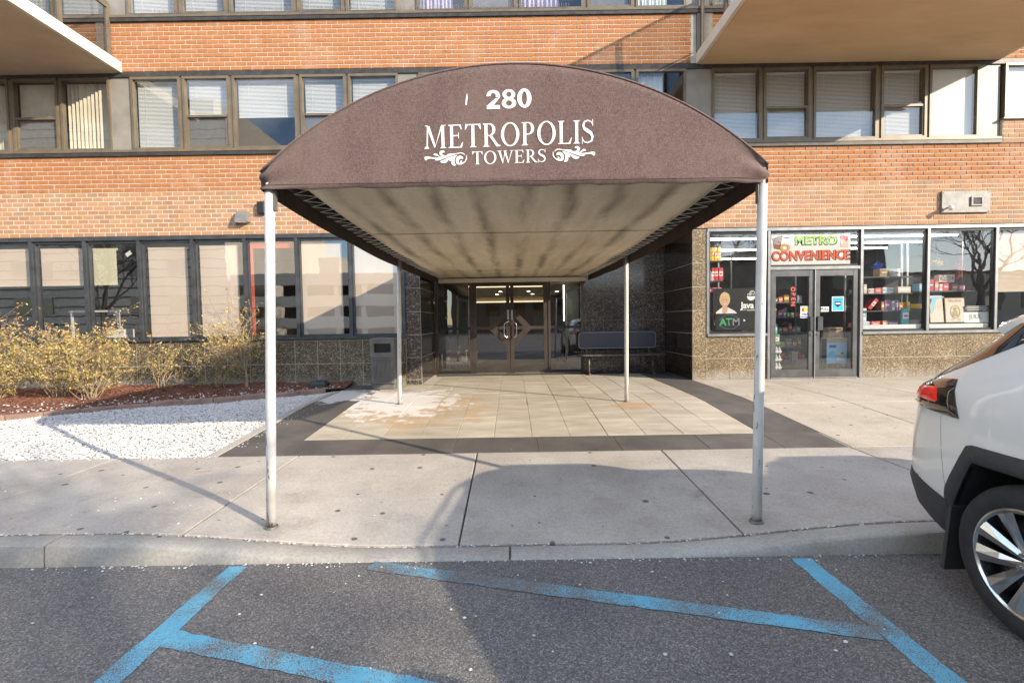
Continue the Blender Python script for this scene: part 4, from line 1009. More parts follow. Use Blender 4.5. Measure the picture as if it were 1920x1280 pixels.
# ------------------------------------------------------------------ lettering
def glyph(ch):
    """serif capitals, cap height 1: (advance, list of polygons)"""
    T, t, s = .155, .052, .035
    P = []
    def box(x0, x1, y0, y1): P.append([(x0, y0), (x1, y0), (x1, y1), (x0, y1)])
    def bar_(x0, y0, x1, y1, w): P.append([(x0 - w / 2, y0), (x0 + w / 2, y0), (x1 + w / 2, y1), (x1 - w / 2, y1)])
    def serif(xc, w, y, up):
        d = s if up else -s
        P.append([(xc - w, y), (xc + w, y), (xc + w * .97, y + d * .75), (xc - w * .97, y + d * .75)]); P.append([(xc - w * .75, y + d * .7), (xc + w * .75, y + d * .7), (xc + T * .5, y + d * 2.6), (xc - T * .5, y + d * 2.6)])
    def rib(pts, ws):
        L = []
        for i, (x, y) in enumerate(pts):
            a = pts[max(i - 1, 0)]; b = pts[min(i + 1, len(pts) - 1)]; dx, dy = b[0] - a[0], b[1] - a[1]; l = math.hypot(dx, dy) or 1; nx, ny = -dy / l, dx / l
            L.append(((x + nx * ws[i] / 2, y + ny * ws[i] / 2), (x - nx * ws[i] / 2, y - ny * ws[i] / 2)))
        for (a, b), (c, d) in zip(L, L[1:]): P.append([a, b, d, c])
    def ring(cx, cy, rx, ry, a0=0, a1=2 * math.pi, tk=T, tn=t, n=36):
        o = []
        for i in range(n + 1):
            a = a0 + (a1 - a0) * i / n; c, s_ = math.cos(a), math.sin(a); o.append(((cx + rx * c, cy + ry * s_), (cx + (rx - tk) * c, cy + (ry - tn) * s_)))
        for (a, b), (c, d) in zip(o, o[1:]): P.append([a, b, d, c])
    adv = .8
    if ch == 'M':
        adv = 1.20; bar_(.16, .03, .20, .97, t * 1.3); serif(.14, .13, 0, 1); bar_(.98, .03, .96, .97, T); serif(.98, .16, 0, 1)
        P.append([(.14, .97), (.30, .97), (.60, .10), (.53, .02)]); P.append([(.95, .97), (.88, .97), (.55, .02), (.60, .12)]); box(.07, .22, .965, 1.0); box(.90, 1.12, .965, 1.0)
    elif ch == 'E':
        adv = .86; bar_(.22, .03, .22, .97, T); box(.06, .74, 0, t * .8); box(.06, .70, 1 - t * .8, 1); box(.28, .56, .50, .55); P.append([(.56, .40), (.59, .40), (.59, .66), (.56, .66)])
        P.append([(.74, 0), (.80, .24), (.77, .24), (.62, .02)]); P.append([(.70, 1), (.74, .78), (.71, .78), (.58, .98)])
    elif ch == 'T':
        adv = .90; bar_(.45, .03, .45, .97, T); serif(.45, .17, 0, 1); box(.06, .84, 1 - t * .9, 1)
        P.append([(.04, .76), (.07, .76), (.20, .96), (.07, 1.02)]); P.append([(.86, .76), (.83, .76), (.70, .96), (.83, 1.02)])
    elif ch in 'RP':
        adv = .92 if ch == 'R' else .80; bar_(.22, .03, .22, .97, T); serif(.22, .17, 0, 1); box(.06, .42, 1 - t * .8, 1); box(.26, .42, .46, .46 + t * .8)
        ring(.40, .73, .30, .27, -math.pi / 2, math.pi / 2)
        if ch == 'R': P.append([(.38, .47), (.53, .47), (.84, .06), (.74, .0)]); P.append([(.70, .04), (.80, .10), (.95, .04), (.93, .0), (.76, -.01)])
    elif ch == 'O': adv = 1.06; ring(.53, .5, .47, .52)
    elif ch == 'L':
        adv = .80; bar_(.22, .03, .22, .97, T); serif(.22, .16, 1, 0); box(.06, .70, 0, t * .8); P.append([(.68, 0), (.76, .26), (.73, .26), (.58, .02)])
    elif ch == 'I': adv = .42; bar_(.21, .03, .21, .97, T); serif(.21, .17, 0, 1); serif(.21, .17, 1, 0)
    elif ch == 'S':
        adv = .74
        pts = [(.60, .80), (.53, .93), (.36, .985), (.19, .92), (.13, .77), (.19, .63), (.36, .53), (.52, .43), (.60, .27), (.55, .10), (.36, .015), (.17, .06), (.08, .22)]
        rib(pts, [.02, .045, .055, .085, .11, .14, .165, .15, .115, .085, .055, .045, .02]); P.append([(.60, .74), (.63, .74), (.63, 1.03), (.60, 1.03)]); P.append([(.06, -.03), (.09, -.03), (.09, .28), (.06, .28)])
    elif ch == 'W':
        adv = 1.28
        P.append([(.10, .97), (.26, .97), (.47, .10), (.42, -.02)]); P.append([(.66, .97), (.60, .97), (.41, .0), (.46, .1)]); P.append([(.52, .97), (.68, .97), (.89, .10), (.84, -.02)]); P.append([(1.16, .97), (1.09, .97), (.83, .0), (.88, .10)])
        for a, b in ((.0, .34), (.50, .76), (1.0, 1.26)): box(a, b, .965, 1.0)
    return adv, P
def place_polys(polys, fx, y, name, mtl, parent, stag=.00012):
    """polys in 2D -> faces in the plane y facing the street; each piece a hair in front of the last so that none coincide"""
    m = MB()
    for i, p in enumerate(polys):
        q = [fx(a, b) for a, b in p]; m.add([(a, y - stag * (i % 12), b) for a, b in q], [tuple(range(len(q)))])
    me = m.mesh(name, mtl, fix=False)
    for p in me.polygons:
        if p.normal.y > 0: p.flip()
    return link(name, me, parent)
def serif_word(word, x0, x1, zb, cap, rot, y, name, mtl, parent):
    sx = (x1 - x0) / sum(glyph(c)[0] for c in word); x = 0
    for c in word:
        adv, P = glyph(c); polys = [[(a + x, b) for a, b in p] for p in P]; x += adv
        place_polys(polys, lambda a, b: (x0 + a * sx, zb + b * cap + (a * sx) * rot), y, name, mtl, parent)
def text(s, x, z, size, y, mtl, parent=None, name='lettering', align='CENTER', bold=0.0, sx=1.0, rz=0.0, skew=0.0, ext=0.0, fix=None):
    """built-in face, in a plane facing the street; x,z = centre"""
    cu = bpy.data.curves.new('t', 'FONT'); cu.body = s; cu.size = size; cu.align_x = align; cu.align_y = 'CENTER'; cu.offset = bold; cu.resolution_u = 3; cu.shear = skew; cu.extrude = ext
    o = bpy.data.objects.new('t', cu); COL.link(o); bpy.context.view_layer.update()
    me = bpy.data.meshes.new_from_object(o.evaluated_get(bpy.context.evaluated_depsgraph_get())); bpy.data.objects.remove(o, do_unlink=True)
    me.name = name; me.materials.clear(); me.materials.append(MATS[mtl]); c, s_ = math.cos(rz), math.sin(rz)
    for v in me.vertices:
        a, b = v.co.x * sx, v.co.y; v.co = (x + a * c - b * s_, y - v.co.z, z + a * s_ + b * c)
    return link(name, me, parent)

# ------------------------------------------------------------------ entrance canopy
CY0, CY1, CX, CHW, CZB, CZS, CZA = 3.43, 11.40, .035, 1.772, 2.497, 2.622, 3.335
can = empty('entrance_canopy', (CX, 7.4, GL)); tag(can, 'long arched brown canvas canopy on four white poles over the entrance', 'canopy')
def arch(n=40):
    sag = CZA - CZS; Rr = (CHW ** 2 + sag ** 2) / (2 * sag); cz = CZA - Rr; a = math.asin(CHW / Rr)
    return [(CX + Rr * math.sin(-a + 2 * a * i / n), cz + Rr * math.cos(-a + 2 * a * i / n)) for i in range(n + 1)]
A = arch()
prof = [(CX - CHW, CZB)] + A + [(CX + CHW, CZB)]
m = MB(); m.smooth = True                                  # front panel: slightly slack canvas
NX, NZ = 48, 14; vs = []
for i in range(NX + 1):
    u = -1 + 2 * i / NX; x = CX + CHW * u; sag = CZA - CZS; Rr = (CHW ** 2 + sag ** 2) / (2 * sag); zt = CZA - Rr + math.sqrt(max(0, Rr * Rr - (CHW * u) ** 2))
    zb = CZB + (.004 * math.sin(i * .9) + .003 * math.sin(i * 2.3)) * (1 if 1 < i < NX - 1 else 0)
    for j in range(NZ + 1):
        v = j / NZ; z = zb + (zt - zb) * v
        y = CY0 + .0012 * mnoise.noise(Vector((x * 1.5, z * 1.5, 0))) + (.014 * max(0, abs(u) - .86) * 9) * math.sin(v * 9 + u) + .004 * max(0, abs(u) - .5) * math.sin(x * 9 + z * 14)
        vs.append((x, y, z))
m.add(vs, [(i * (NZ + 1) + j, (i + 1) * (NZ + 1) + j, (i + 1) * (NZ + 1) + j + 1, i * (NZ + 1) + j + 1) for i in range(NX) for j in range(NZ)])
front = m.build('front_panel', 'canvas_brown', can, fix=False)
md = front.modifiers.new('thick', 'SOLIDIFY'); md.thickness = .006; md.offset = 0
m = MB(); m.smooth = True; m.tube([(x, CY0 - .002, z - .004) for x, z in A], .0075, 6); m.build('edge_piping', 'canvas_brown', can)
m = MB(); m.box(CX - CHW + .02, CX + CHW - .02, CY0 - .0058, CY0 - .0042, CZB + .030, CZB + .0325); m.build('hem_stitch', 'canvas_inside', front)
# barrel cover with side drops
ribs_y = [CY0 + .006, 5.35, 7.44, 9.4, CY1]
def dip(y): return .078 * math.sin(math.pi * max(0, min(1, (y - CY0) / (CY1 - CY0))) ** .78)
def valance_drop(y, side):                                 # lower edge sags a little between the posts
    d = 0
    for a, b in zip(ribs_y, ribs_y[1:]):
        if a <= y <= b: d = math.sin(math.pi * (y - a) / (b - a))
    return -.010 * d - dip(y)
def cover(off, name, mtl):
    m = MB(); m.smooth = True; NY = 64; vs = []; K = None
    for j in range(NY + 1):
        y = CY0 + .004 + (CY1 - CY0 - .004) * j / NY; sagf = 0
        for a, b in zip(ribs_y, ribs_y[1:]):
            if a <= y <= b: sagf = math.sin(math.pi * (y - a) / (b - a))
        row = [(CX - CHW + off, y, CZB - .004 + valance_drop(y, -1)), (CX - CHW + off * .9, y, CZB + .06 - dip(y) * .6)]
        for (x, z) in A: row.append((x - (x - CX) / CHW * off * .9, y, z - off - .014 * sagf * (1 - abs(x - CX) / CHW)))
        row += [(CX + CHW - off * .9, y, CZB + .06 - dip(y) * .6), (CX + CHW - off, y, CZB - .004 + valance_drop(y, 1))]
        K = len(row); vs += row
    m.add(vs, [(j * K + k, (j + 1) * K + k, (j + 1) * K + k + 1, j * K + k + 1) for j in range(NY) for k in range(K - 1)])
    return m.build(name, mtl, can, fix=False)
cover(0, 'cover', 'canvas_brown')
cover(.007, 'cover_inside', 'canvas_inside')
# pale lining laced to the frame
LX = 1.545; LZ = 2.595
def lin_z(x, y):
    s_ = 0
    for a, b in zip(ribs_y, ribs_y[1:]):
        if a <= y <= b: s_ = math.sin(math.pi * (y - a) / (b - a))
    return LZ - dip(y) - .028 * s_ * (1 - .5 * (abs(x) / LX) ** 2) + .006 * mnoise.noise(Vector((x * 1.2, y * .8, 2))) + .004 * mnoise.noise(Vector((x * 6, y * .9, 5)))
m = MB(); m.smooth = True; NX, NY = 40, 72; vs = []
for j in range(NY + 1):
    y = CY0 + .05 + (CY1 - .04 - CY0 - .05) * j / NY
    for i in range(NX + 1): x = -LX + 2 * LX * i / NX; vs.append((CX + x, y, lin_z(x, y)))
m.add(vs, [(j * (NX + 1) + i, (j + 1) * (NX + 1) + i, (j + 1) * (NX + 1) + i + 1, j * (NX + 1) + i + 1) for j in range(NY) for i in range(NX)])
m.build('lining', 'canvas_lining', can, fix=False)
for y in (5.35, 9.4):
    m = MB(); m.tube([(CX - LX + 2 * LX * i / 20, y, lin_z(-LX + 2 * LX * i / 20, y) - .004) for i in range(21)], .009, 6); m.build('lining_seam', 'canvas_lining', can)
for s_ in (-1, 1):
    m = MB(); m.tube([(CX + s_ * 1.70, CY0 + .03 + (CY1 - CY0 - .05) * i / 30, 2.605 - dip(CY0 + .03 + (CY1 - CY0 - .05) * i / 30)) for i in range(31)], .021, 8); m.build('frame_pipe', 'canvas_inside', can)
    m = MB(); m.tube([(CX + s_ * LX, CY0 + .05 + (CY1 - CY0 - .09) * i / 30, lin_z(LX, CY0 + .05 + (CY1 - CY0 - .09) * i / 30)) for i in range(31)], .011, 6); m.build('lining_hem', 'canvas_lining', can)
    pts = []; y = CY0 + .08; k = 0
    while y < CY1 - .08:
        pts.append((CX + s_ * (LX + .004) if k % 2 == 0 else CX + s_ * (1.70 + random.uniform(-.012, .008)), y, lin_z(LX, y) - .008 if k % 2 == 0 else 2.575 - dip(y))); y += .088 + random.uniform(-.006, .006); k += 1
    m = MB(); m.tube(pts, .0034, 5); m.build('lacing', 'cord_white', can)
for y in ribs_y[1:-1]:
    m = MB(); m.tube([(x, y, z - .03) for x, z in A], .018, 8); m.build('frame_rib', 'pipe_grey', can)
m = MB(); m.tube([(x, CY0 + .03, z - .028) for x, z in A], .018, 8); m.build('frame_rib', 'pipe_grey', can)
m = MB(); m.bbox(CX - 1.735, CX + 1.735, CY1 - .03, CY1 + .03, 2.475, 2.575, .008); m.build('end_beam', 'white_vinyl', can)
POLES = [((-1.772, 3.475), (-1.695, 3.475), 2.60, .034), ((1.745, 3.445), (1.790, 3.475), 2.60, .034), ((-1.752, 7.46), (-1.708, 7.46), 2.60, .031), ((1.742, 7.40), (1.752, 7.40), 2.60, .031)]
for (bx, by), (tx, ty), zt, r in POLES:
    zb = gz(bx, by) - .03; m = MB(); m.smooth = True
    m.tube([(bx + (tx - bx) * t, by + (ty - by) * t, zb + (zt - zb) * t) for t in (0, .25, .5, .75, 1)], r, 20); o = m.build('pole', 'white_post', can, fix=False)
    q = MB(); q.lathe([(r + .002, .0), (r + .016, .0), (r + .012, .012), (r + .002, .014)], 'z', 16, (bx, by, gz(bx, by) + .001)); q.build('pole_base', 'pipe_grey', can, fix=False)
    q = MB(); sgn = 1 if bx < 0 else -1; q.box(tx + sgn * (r + .001) - .006, tx + sgn * (r + .001) + .006, ty - .02, ty + .02, 2.36, 2.50); q.build('pole_clamp', 'pipe_grey', can)
# writing on the front panel
YT = CY0 - .0062
PXF = YT / 910.0
def digit(c):
    P = []
    def ring(cx, cy, rx, ry, tk, tn, a0=0, a1=2 * math.pi, n_=32):
        o_ = [((cx + rx * math.cos(a0 + (a1 - a0) * i / n_), cy + ry * math.sin(a0 + (a1 - a0) * i / n_)), (cx + (rx - tk) * math.cos(a0 + (a1 - a0) * i / n_), cy + (ry - tn) * math.sin(a0 + (a1 - a0) * i / n_))) for i in range(n_ + 1)]
        for (a, b), (c_, d) in zip(o_, o_[1:]): P.append([a, b, d, c_])
    if c == '0': ring(.38, .5, .38, .52, .24, .15)
    elif c == '8': ring(.38, .745, .34, .275, .20, .135); ring(.38, .275, .385, .295, .225, .145)
    else:
        ring(.37, .70, .36, .32, .22, .16, -.35, math.pi * 1.02)
        P.append([(.71, .60), (.48, .56), (.06, .20), (.02, .0), (.30, .10)]); P.append([(.02, -.01), (.72, -.01), (.72, .20), (.02, .20)])
    return P
for k_, c_ in enumerate('280'):
    place_polys(digit(c_), lambda a, b: (-.152 + k_ * .107 + a * .130, 3.022 + b * .126 + k_ * .0035), YT, 'numeral', 'white_print', front)
serif_word('METROPOLIS', -.590, .600, 2.757, .158, .0195, YT, 'letter', 'white_print', front)
serif_word('TOWERS', -.262, .262, 2.645, .088, .0195, YT, 'letter', 'white_print', front)
SCROLL = [[(150,440),(180,395),(270,390),(420,420),(620,435),(760,397),(940,370),(1000,315),(1090,303),(1250,305),(1400,275),(1480,270),(1540,290),(1600,345),(1590,365),(1530,320),(1450,300),(1300,318),(1160,365),(1000,420),(860,470),(720,520),(620,540),(545,535),(535,490),(420,470),(320,470),(250,495),(205,540),(175,510)],
          [(470,345),(505,300),(550,285),(600,305),(660,360),(715,405),(640,395),(560,365)],
          [(760,400),(705,340),(690,280),(710,225),(760,190),(820,188),(865,210),(885,245),(865,265),(820,262),(790,280),(795,320),(840,355),(940,371)],
          [(710,580),(730,560),(850,520),(1000,450),(1150,395),(1260,365),(1340,355),(1270,410),(1225,490),(1220,590),(1240,660),(1275,710),(1230,735),(1170,725),(1120,670),(1110,610),(1140,560),(1080,580),(1045,555),(1035,495),(985,560),(940,610),(870,635),(790,630),(740,610)],
          [(1265,560),(1275,490),(1320,420),(1390,385),(1460,385),(1510,410),(1535,450),(1525,500),(1470,485),(1420,490),(1380,530),(1370,590),(1400,640),(1440,655),(1420,610),(1430,570),(1470,545),(1500,550),(1480,580),(1490,615),(1530,615),(1590,570),(1630,490),(1640,400),(1635,350),(1665,400),(1665,500),(1620,590),(1550,650),(1470,690),(1380,700),(1310,680),(1275,630)]]
for x0, z0, fl in ((-.590, 2.638, False), (.302, 2.653, True)):
    place_polys(SCROLL, lambda a, b: (x0 + ((a - 150) / 1520 if not fl else 1 - (a - 150) / 1520) * .297, z0 + (735 - b) / 547 * .107), YT - .0004, 'scroll_ornament', 'white_print', front)
place_polys([[(-.298, 3.055), (-.289, 3.05), (-.280, 3.10), (-.284, 3.135), (-.293, 3.10)]], lambda a, b: (a, b), YT, 'torn_patch', 'white_print', front)

# ------------------------------------------------------------------ street furniture and fittings
def at(px, py, d):
    """point of the plane y = d seen at a place in the photograph (for measuring wall fittings)"""
    v = _r2 * ((px - 960) / FPX) + _u2 * ((640 - py) / FPX) + _f; t = d / v.y
    return v.x * t, CAM_H + v.z * t

# bench
bn = empty('bench', (2.45, 11.1, GL)); tag(bn, 'dark metal mesh bench against the polished granite recess wall', 'bench')
def rrect(x0, x1, z0, z1, r, n=5):
    out = []
    for cx, cz, a0 in ((x1 - r, z1 - r, 0), (x0 + r, z1 - r, 90), (x0 + r, z0 + r, 180), (x1 - r, z0 + r, 270)):
        for i in range(n + 1): a = R(a0 + 90 * i / n); out.append((cx + r * math.cos(a), cz + r * math.sin(a)))
    return out
rr_ = rrect(1.56, 3.36, .90, 1.27, .07)
m = MB(); m.prism(rr_, 11.335, 11.345); m.build('backrest', 'bench_mesh', bn)
m = MB(); m.smooth = True; m.tube([(a, 11.34, b) for a, b in rr_], .016, 8, closed=True); m.build('backrest_rim', 'bench_frame', bn)
m = MB(); m.prism(rrect(1.56, 3.44, 10.84, 11.28, .06), .762, .772, 'xy'); m.build('seat', 'bench_mesh', bn)
m = MB(); m.smooth = True; m.tube([(a, b, .765) for a, b in rrect(1.56, 3.44, 10.84, 11.28, .06)], .018, 8, closed=True); m.build('seat_rim', 'bench_leg', bn)
for x in (1.74, 3.19):
    m = MB(); m.smooth = True; m.tube([(x, 10.98, .336), (x, 10.98, .75)], .024, 8); m.build('leg', 'bench_leg', bn)
    m = MB(); m.smooth = True; m.tube([(x, 11.0, .74), (x, 11.26, .74), (x, 11.37, .95), (x, 11.372, 1.18)], .018, 8); m.build('back_support', 'bench_leg', bn)
    m = MB(); m.tube([(x, 10.86, .345), (x, 11.32, .345)], .024, 8); m.build('foot_rail', 'bench_leg', bn)
m = MB(); m.tube([(1.76, 10.99, .42), (2.45, 11.06, .74)], .007, 6); m.build('brace', 'bench_leg', bn)
m = MB(); m.tube([(3.17, 10.99, .42), (2.47, 11.06, .74)], .007, 6); m.build('brace', 'bench_leg', bn)

# litter bin
bnb = empty('litter_bin', (-2.42, 9.27, gz(-2.42, 9.27))); tag(bnb, 'square dark grey litter bin with ribbed panel by the entrance', 'litter bin')
z0 = gz(-2.42, 9.27); xa, xb, ya, yb = -2.655, -2.195, 9.04, 9.50
m = MB(); m.bbox(xa + .02, xb - .02, ya + .02, yb - .02, z0, z0 + .10, .01); m.build('base', 'bin_grey', bnb)
m = MB(); m.bbox(xa, xb, ya, yb, z0 + .10, z0 + .60, .012); m.build('body', 'bin_grey', bnb)
m = MB(); m.box(xa + .05, xb - .05, ya - .006, ya - .001, z0 + .14, z0 + .56); m.build('panel_recess', 'bin_dark', bnb)
for i in range(15):
    x = xa + .06 + i * (xb - xa - .12) / 14; m = MB(); m.box(x - .008, x + .008, ya - .020, ya - .007, z0 + .145, z0 + .555); m.build('rib', 'bin_grey', bnb)
m = MB()
for bx in ((xa + .035, xa + .05), (xb - .05, xb - .035)): m.box(bx[0], bx[1], ya - .02, ya - .001, z0 + .125, z0 + .575)
m.box(xa + .05, xb - .05, ya - .02, ya - .001, z0 + .125, z0 + .14); m.box(xa + .05, xb - .05, ya - .02, ya - .001, z0 + .56, z0 + .575); m.build('panel_frame', 'bin_grey', bnb)
m = MB(); h0, h1 = z0 + .602, z0 + .93                    # hood with an opening through the front
m.box(xa, xb, ya + .08, yb, h0, h1); m.box(xa, xa + .07, ya, ya + .079, h0, h1); m.box(xb - .07, xb, ya, ya + .079, h0, h1); m.box(xa + .071, xb - .071, ya, ya + .079, h0, h0 + .09); m.box(xa + .071, xb - .071, ya, ya + .079, h1 - .07, h1)
m.build('hood', 'bin_grey', bnb)
m = MB(); m.box(xa + .072, xb - .072, ya + .076, ya + .079, h0 + .091, h1 - .071); m.build('opening', 'bin_dark', bnb)
m = MB(); m.hexa([(xa - .01, ya - .01, h1 + .001), (xb + .01, ya - .01, h1 + .001), (xb + .01, yb + .01, h1 + .001), (xa - .01, yb + .01, h1 + .001), (xa + .03, ya + .03, h1 + .03), (xb - .03, ya + .03, h1 + .03), (xb - .03, yb - .03, h1 + .03), (xa + .03, yb - .03, h1 + .03)]); m.build('lid', 'bin_grey', bnb)

# rodent bait box in the mulch
bb = empty('bait_box', (-3.75, 9.35, mulch_z(-3.75, 9.35))); tag(bb, 'low black bait box lying on red mulch by granite wall', 'bait box')
zz = mulch_z(-3.75, 9.35) + .005
def frustum(x0, x1, y0, y1, z0, z1, ins): return [(x0, y0, z0), (x1, y0, z0), (x1, y1, z0), (x0, y1, z0), (x0 + ins, y0 + ins, z1), (x1 - ins, y0 + ins, z1), (x1 - ins, y1 - ins, z1), (x0 + ins, y1 - ins, z1)]
m = MB(); m.hexa(frustum(-3.93, -3.57, 9.22, 9.48, zz - .02, zz + .055, .008)); m.build('tray', 'bait_black', bb)
m = MB(); m.hexa(frustum(-3.925, -3.575, 9.225, 9.475, zz + .056, zz + .11, .05)); m.box(-3.80, -3.70, 9.30, 9.40, zz + .1101, zz + .118); m.build('lid', 'bait_black', bb)

# wall pack light
x, z = at(455, 407, DF - .06); wl_ = empty('wall_light', (x, DF, z)); tag(wl_, 'small grey wall floodlight on brick left of the canopy', 'wall light')
m = MB(); m.hexa([(x - .12, DF - .16, z - .10), (x + .12, DF - .16, z - .10), (x + .13, DF - .010, z - .10), (x - .13, DF - .010, z - .10), (x - .10, DF - .10, z + .11), (x + .10, DF - .10, z + .11), (x + .12, DF - .010, z + .11), (x - .12, DF - .010, z + .11)]); m.build('housing', 'galv', wl_)
m = MB(); m.box(x - .10, x + .10, DF - .15, DF - .03, z - .112, z - .101); m.build('lens', 'plastic_white', wl_)
m = MB(); m.box(x - .14, x - .125, DF - .06, DF - .011, z - .16, z - .02); m.build('bracket', 'pipe_grey', wl_)
x, z = at(490, 390, DF - .04); m = MB(); m.bbox(x - .07, x + .09, DF - .085, DF - .010, z - .12, z + .12, .008); bx_ = m.build('junction_box', 'bait_black'); tag(bx_, 'small black box on brick wall behind the left front pole', 'junction box')
m = MB(); m.bbox(x - .05, x + .07, DF - .093, DF - .086, z - .10, z + .10, .003); m.build('cover_plate', 'plastic_black', bx_)
# metal plate with vent and little lamp above the shop
(x0, z1), (x1, z0) = at(1765, 359, DF - .03), at(1855, 398, DF - .03)
up = empty('utility_panel', ((x0 + x1) / 2, DF, z0)); tag(up, 'rectangular grey metal plate with vent on brick above the shop', 'utility panel')
m = MB(); m.bbox(x0, x1, DF - .05, DF - .010, z0, z1, .005); m.build('plate', 'galv', up)
xa, za = at(1832, 377, DF - .06); m = MB()
for a in ((xa - .12, xa - .085), (xa + .085, xa + .12)): m.box(a[0], a[1], DF - .075, DF - .051, za - .09, za + .09)
m.box(xa - .085, xa + .085, DF - .075, DF - .051, za + .065, za + .09); m.box(xa - .085, xa + .085, DF - .075, DF - .051, za - .09, za - .065); m.build('vent_frame', 'galv', up)
for k in range(6): m = MB(); zl = za - .05 + k * .02; m.hexa([(xa - .084, DF - .068, zl - .008), (xa + .084, DF - .068, zl - .008), (xa + .084, DF - .055, zl - .001), (xa - .084, DF - .055, zl - .001), (xa - .084, DF - .068, zl - .005), (xa + .084, DF - .068, zl - .005), (xa + .084, DF - .055, zl + .002), (xa - .084, DF - .055, zl + .002)]); m.build('vent_slat', 'pipe_grey', up)
for sx in (x0 + .03, x1 - .03):
    for sz in (z0 + .03, z1 - .03): m = MB(); m.lathe([(0, -.006), (.009, -.004), (.010, 0)], 'y', 8, (sx, DF - .05, sz)); m.build('screw', 'pipe_grey', up, fix=False)
xa, za = at(1779, 389, DF - .1); sl = empty('spot_lamp', (xa, DF - .05, za)); tag(sl, 'tiny white spot lamp fixed to the metal plate above shop', 'spot lamp')
m = MB(); m.smooth = True; m.tube([(xa + .01, DF - .051, za), (xa - .005, DF - .12, za - .005)], .014, 8); m.build('arm', 'plastic_black', sl)
m = MB(); m.smooth = True; m.tube([(xa + .02, DF - .11, za + .02), (xa - .03, DF - .18, za - .02), (xa - .045, DF - .20, za - .03)], [.030, .045, .050], 14); m.build('head', 'plastic_white', sl)

# ------------------------------------------------------------------ shop window display
def board(name, px0, py0, px1, py1, d, mtl, label, cat, th=.006, lean=0.0):
    (x0, z1), (x1, z0) = at(px0, py0, d), at(px1, py1, d); e = empty(name, ((x0 + x1) / 2, d, z0)); tag(e, label, cat)
    m = MB(); m.hexa([(x0, d, z0), (x1, d, z0), (x1, d + th, z0), (x0, d + th, z0), (x0, d + lean, z1), (x1, d + lean, z1), (x1, d + lean + th, z1), (x0, d + lean + th, z1)]); m.build('panel', mtl, e)
    return e, x0, x1, z0, z1
def ell(cx, cz, rx, rz, n=28): return [(cx + rx * math.cos(2 * math.pi * i / n), cz + rz * math.sin(2 * math.pi * i / n)) for i in range(n)]
def printed(polys, y, mtl, parent, name='print'): return place_polys(polys, lambda a, b: (a, b), y, name, mtl, parent)
def ringp(cx, cz, rx, rz, w, n=32, a0=0, a1=360):
    out = []
    for i in range(n):
        a, b = R(a0 + (a1 - a0) * i / n), R(a0 + (a1 - a0) * (i + 1) / n)
        out.append([(cx + rx * math.cos(a), cz + rz * math.sin(a)), (cx + rx * math.cos(b), cz + rz * math.sin(b)), (cx + (rx - w) * math.cos(b), cz + (rz - w) * math.sin(b)), (cx + (rx - w) * math.cos(a), cz + (rz - w) * math.sin(a))])
    return out

# shop name in the transom
yS = DF + .05
e, x0, x1, z0, z1 = board('shop_sign', 1443, 436, 1594, 495, yS, 'sign_white', 'METRO CONVENIENCE sign in green and red letters above shop doors', 'sign')
W, H_ = x1 - x0, z1 - z0; xm = (x0 + x1) / 2
text('METRO', x0 + W * .575, z0 + H_ * .715, .232, yS - .004, 'black_print', e, 'lettering', bold=.012, sx=1.12, rz=-.004)
text('METRO', x0 + W * .570, z0 + H_ * .725, .228, yS - .008, 'lime', e, 'lettering', bold=.006, sx=1.12, rz=-.004)
text('CONVENIENCE', x0 + W * .512, z0 + H_ * .262, .262, yS - .004, 'black_print', e, 'lettering', bold=.014, sx=.87, rz=.008)
text('CONVENIENCE', x0 + W * .506, z0 + H_ * .272, .256, yS - .008, 'orange_red', e, 'lettering', bold=.007, sx=.87, rz=.008)
printed([[(x0 + .09, z0 + .33), (x0 + .21, z0 + .31), (x0 + .25, z0 + .54), (x0 + .06, z0 + .50)]], yS - .004, 'cup_brown', e, 'printed_cup')
printed([[(x0 + .05, z0 + .50), (x0 + .26, z0 + .55), (x0 + .25, z0 + .59), (x0 + .06, z0 + .535)]], yS - .005, 'box_brown', e, 'printed_lid')
printed(ringp(x0 + .31, z0 + .345, .10, .085, .05), yS - .006, 'doughnut', e, 'printed_doughnut')
printed([[(x0 + .25, z0 + .48), (x0 + .42, z0 + .46), (x0 + .43, z0 + .58), (x0 + .26, z0 + .60)]], yS - .0036, 'paper', e, 'printed_card')
printed([[(x0 + .28, z0 + .53), (x0 + .40, z0 + .52), (x0 + .40, z0 + .545), (x0 + .28, z0 + .555)]], yS - .0052, 'visa_blue', e)
printed([[(x1 - .20, z0 + .34), (x1 - .05, z0 + .33), (x1 - .04, z0 + .58), (x1 - .21, z0 + .59)]], yS - .0036, 'poster_cream', e, 'printed_glass')
printed([ell(x1 - .155, z0 + .53, .05, .04)], yS - .005, 'box_pink', e, 'printed_scoop'); printed([ell(x1 - .085, z0 + .51, .035, .05)], yS - .0052, 'box_red', e, 'printed_fruit')

# coffee poster
yP = DF + .06
e, x0, x1, z0, z1 = board('coffee_poster', 1337, 541, 1439, 619, yP, 'poster_dark', 'black coffee poster with smiling woman and white lettering in shop window', 'poster')
cx = x0 + .235
printed([[(x0 + .02, z0 + .12), (x0 + .30, z0 + .06), (x0 + .66, z0 + .20), (x0 + .42, z0 + .41), (cx + .07, z0 + .47), (cx - .06, z0 + .47), (x0 + .06, z0 + .38)]], yP - .003, 'shirt', e, 'printed_shirt')
printed([ell(cx, z0 + .635, .107, .145)], yP - .0034, 'hair_blonde', e, 'printed_hair')
printed([[(cx - .05, z0 + .36), (cx + .02, z0 + .33), (cx + .06, z0 + .42), (cx + .05, z0 + .52), (cx - .05, z0 + .52)]], yP - .0038, 'skin', e, 'printed_neck')
printed([ell(cx - .004, z0 + .60, .077, .105)], yP - .0046, 'skin', e, 'printed_face')
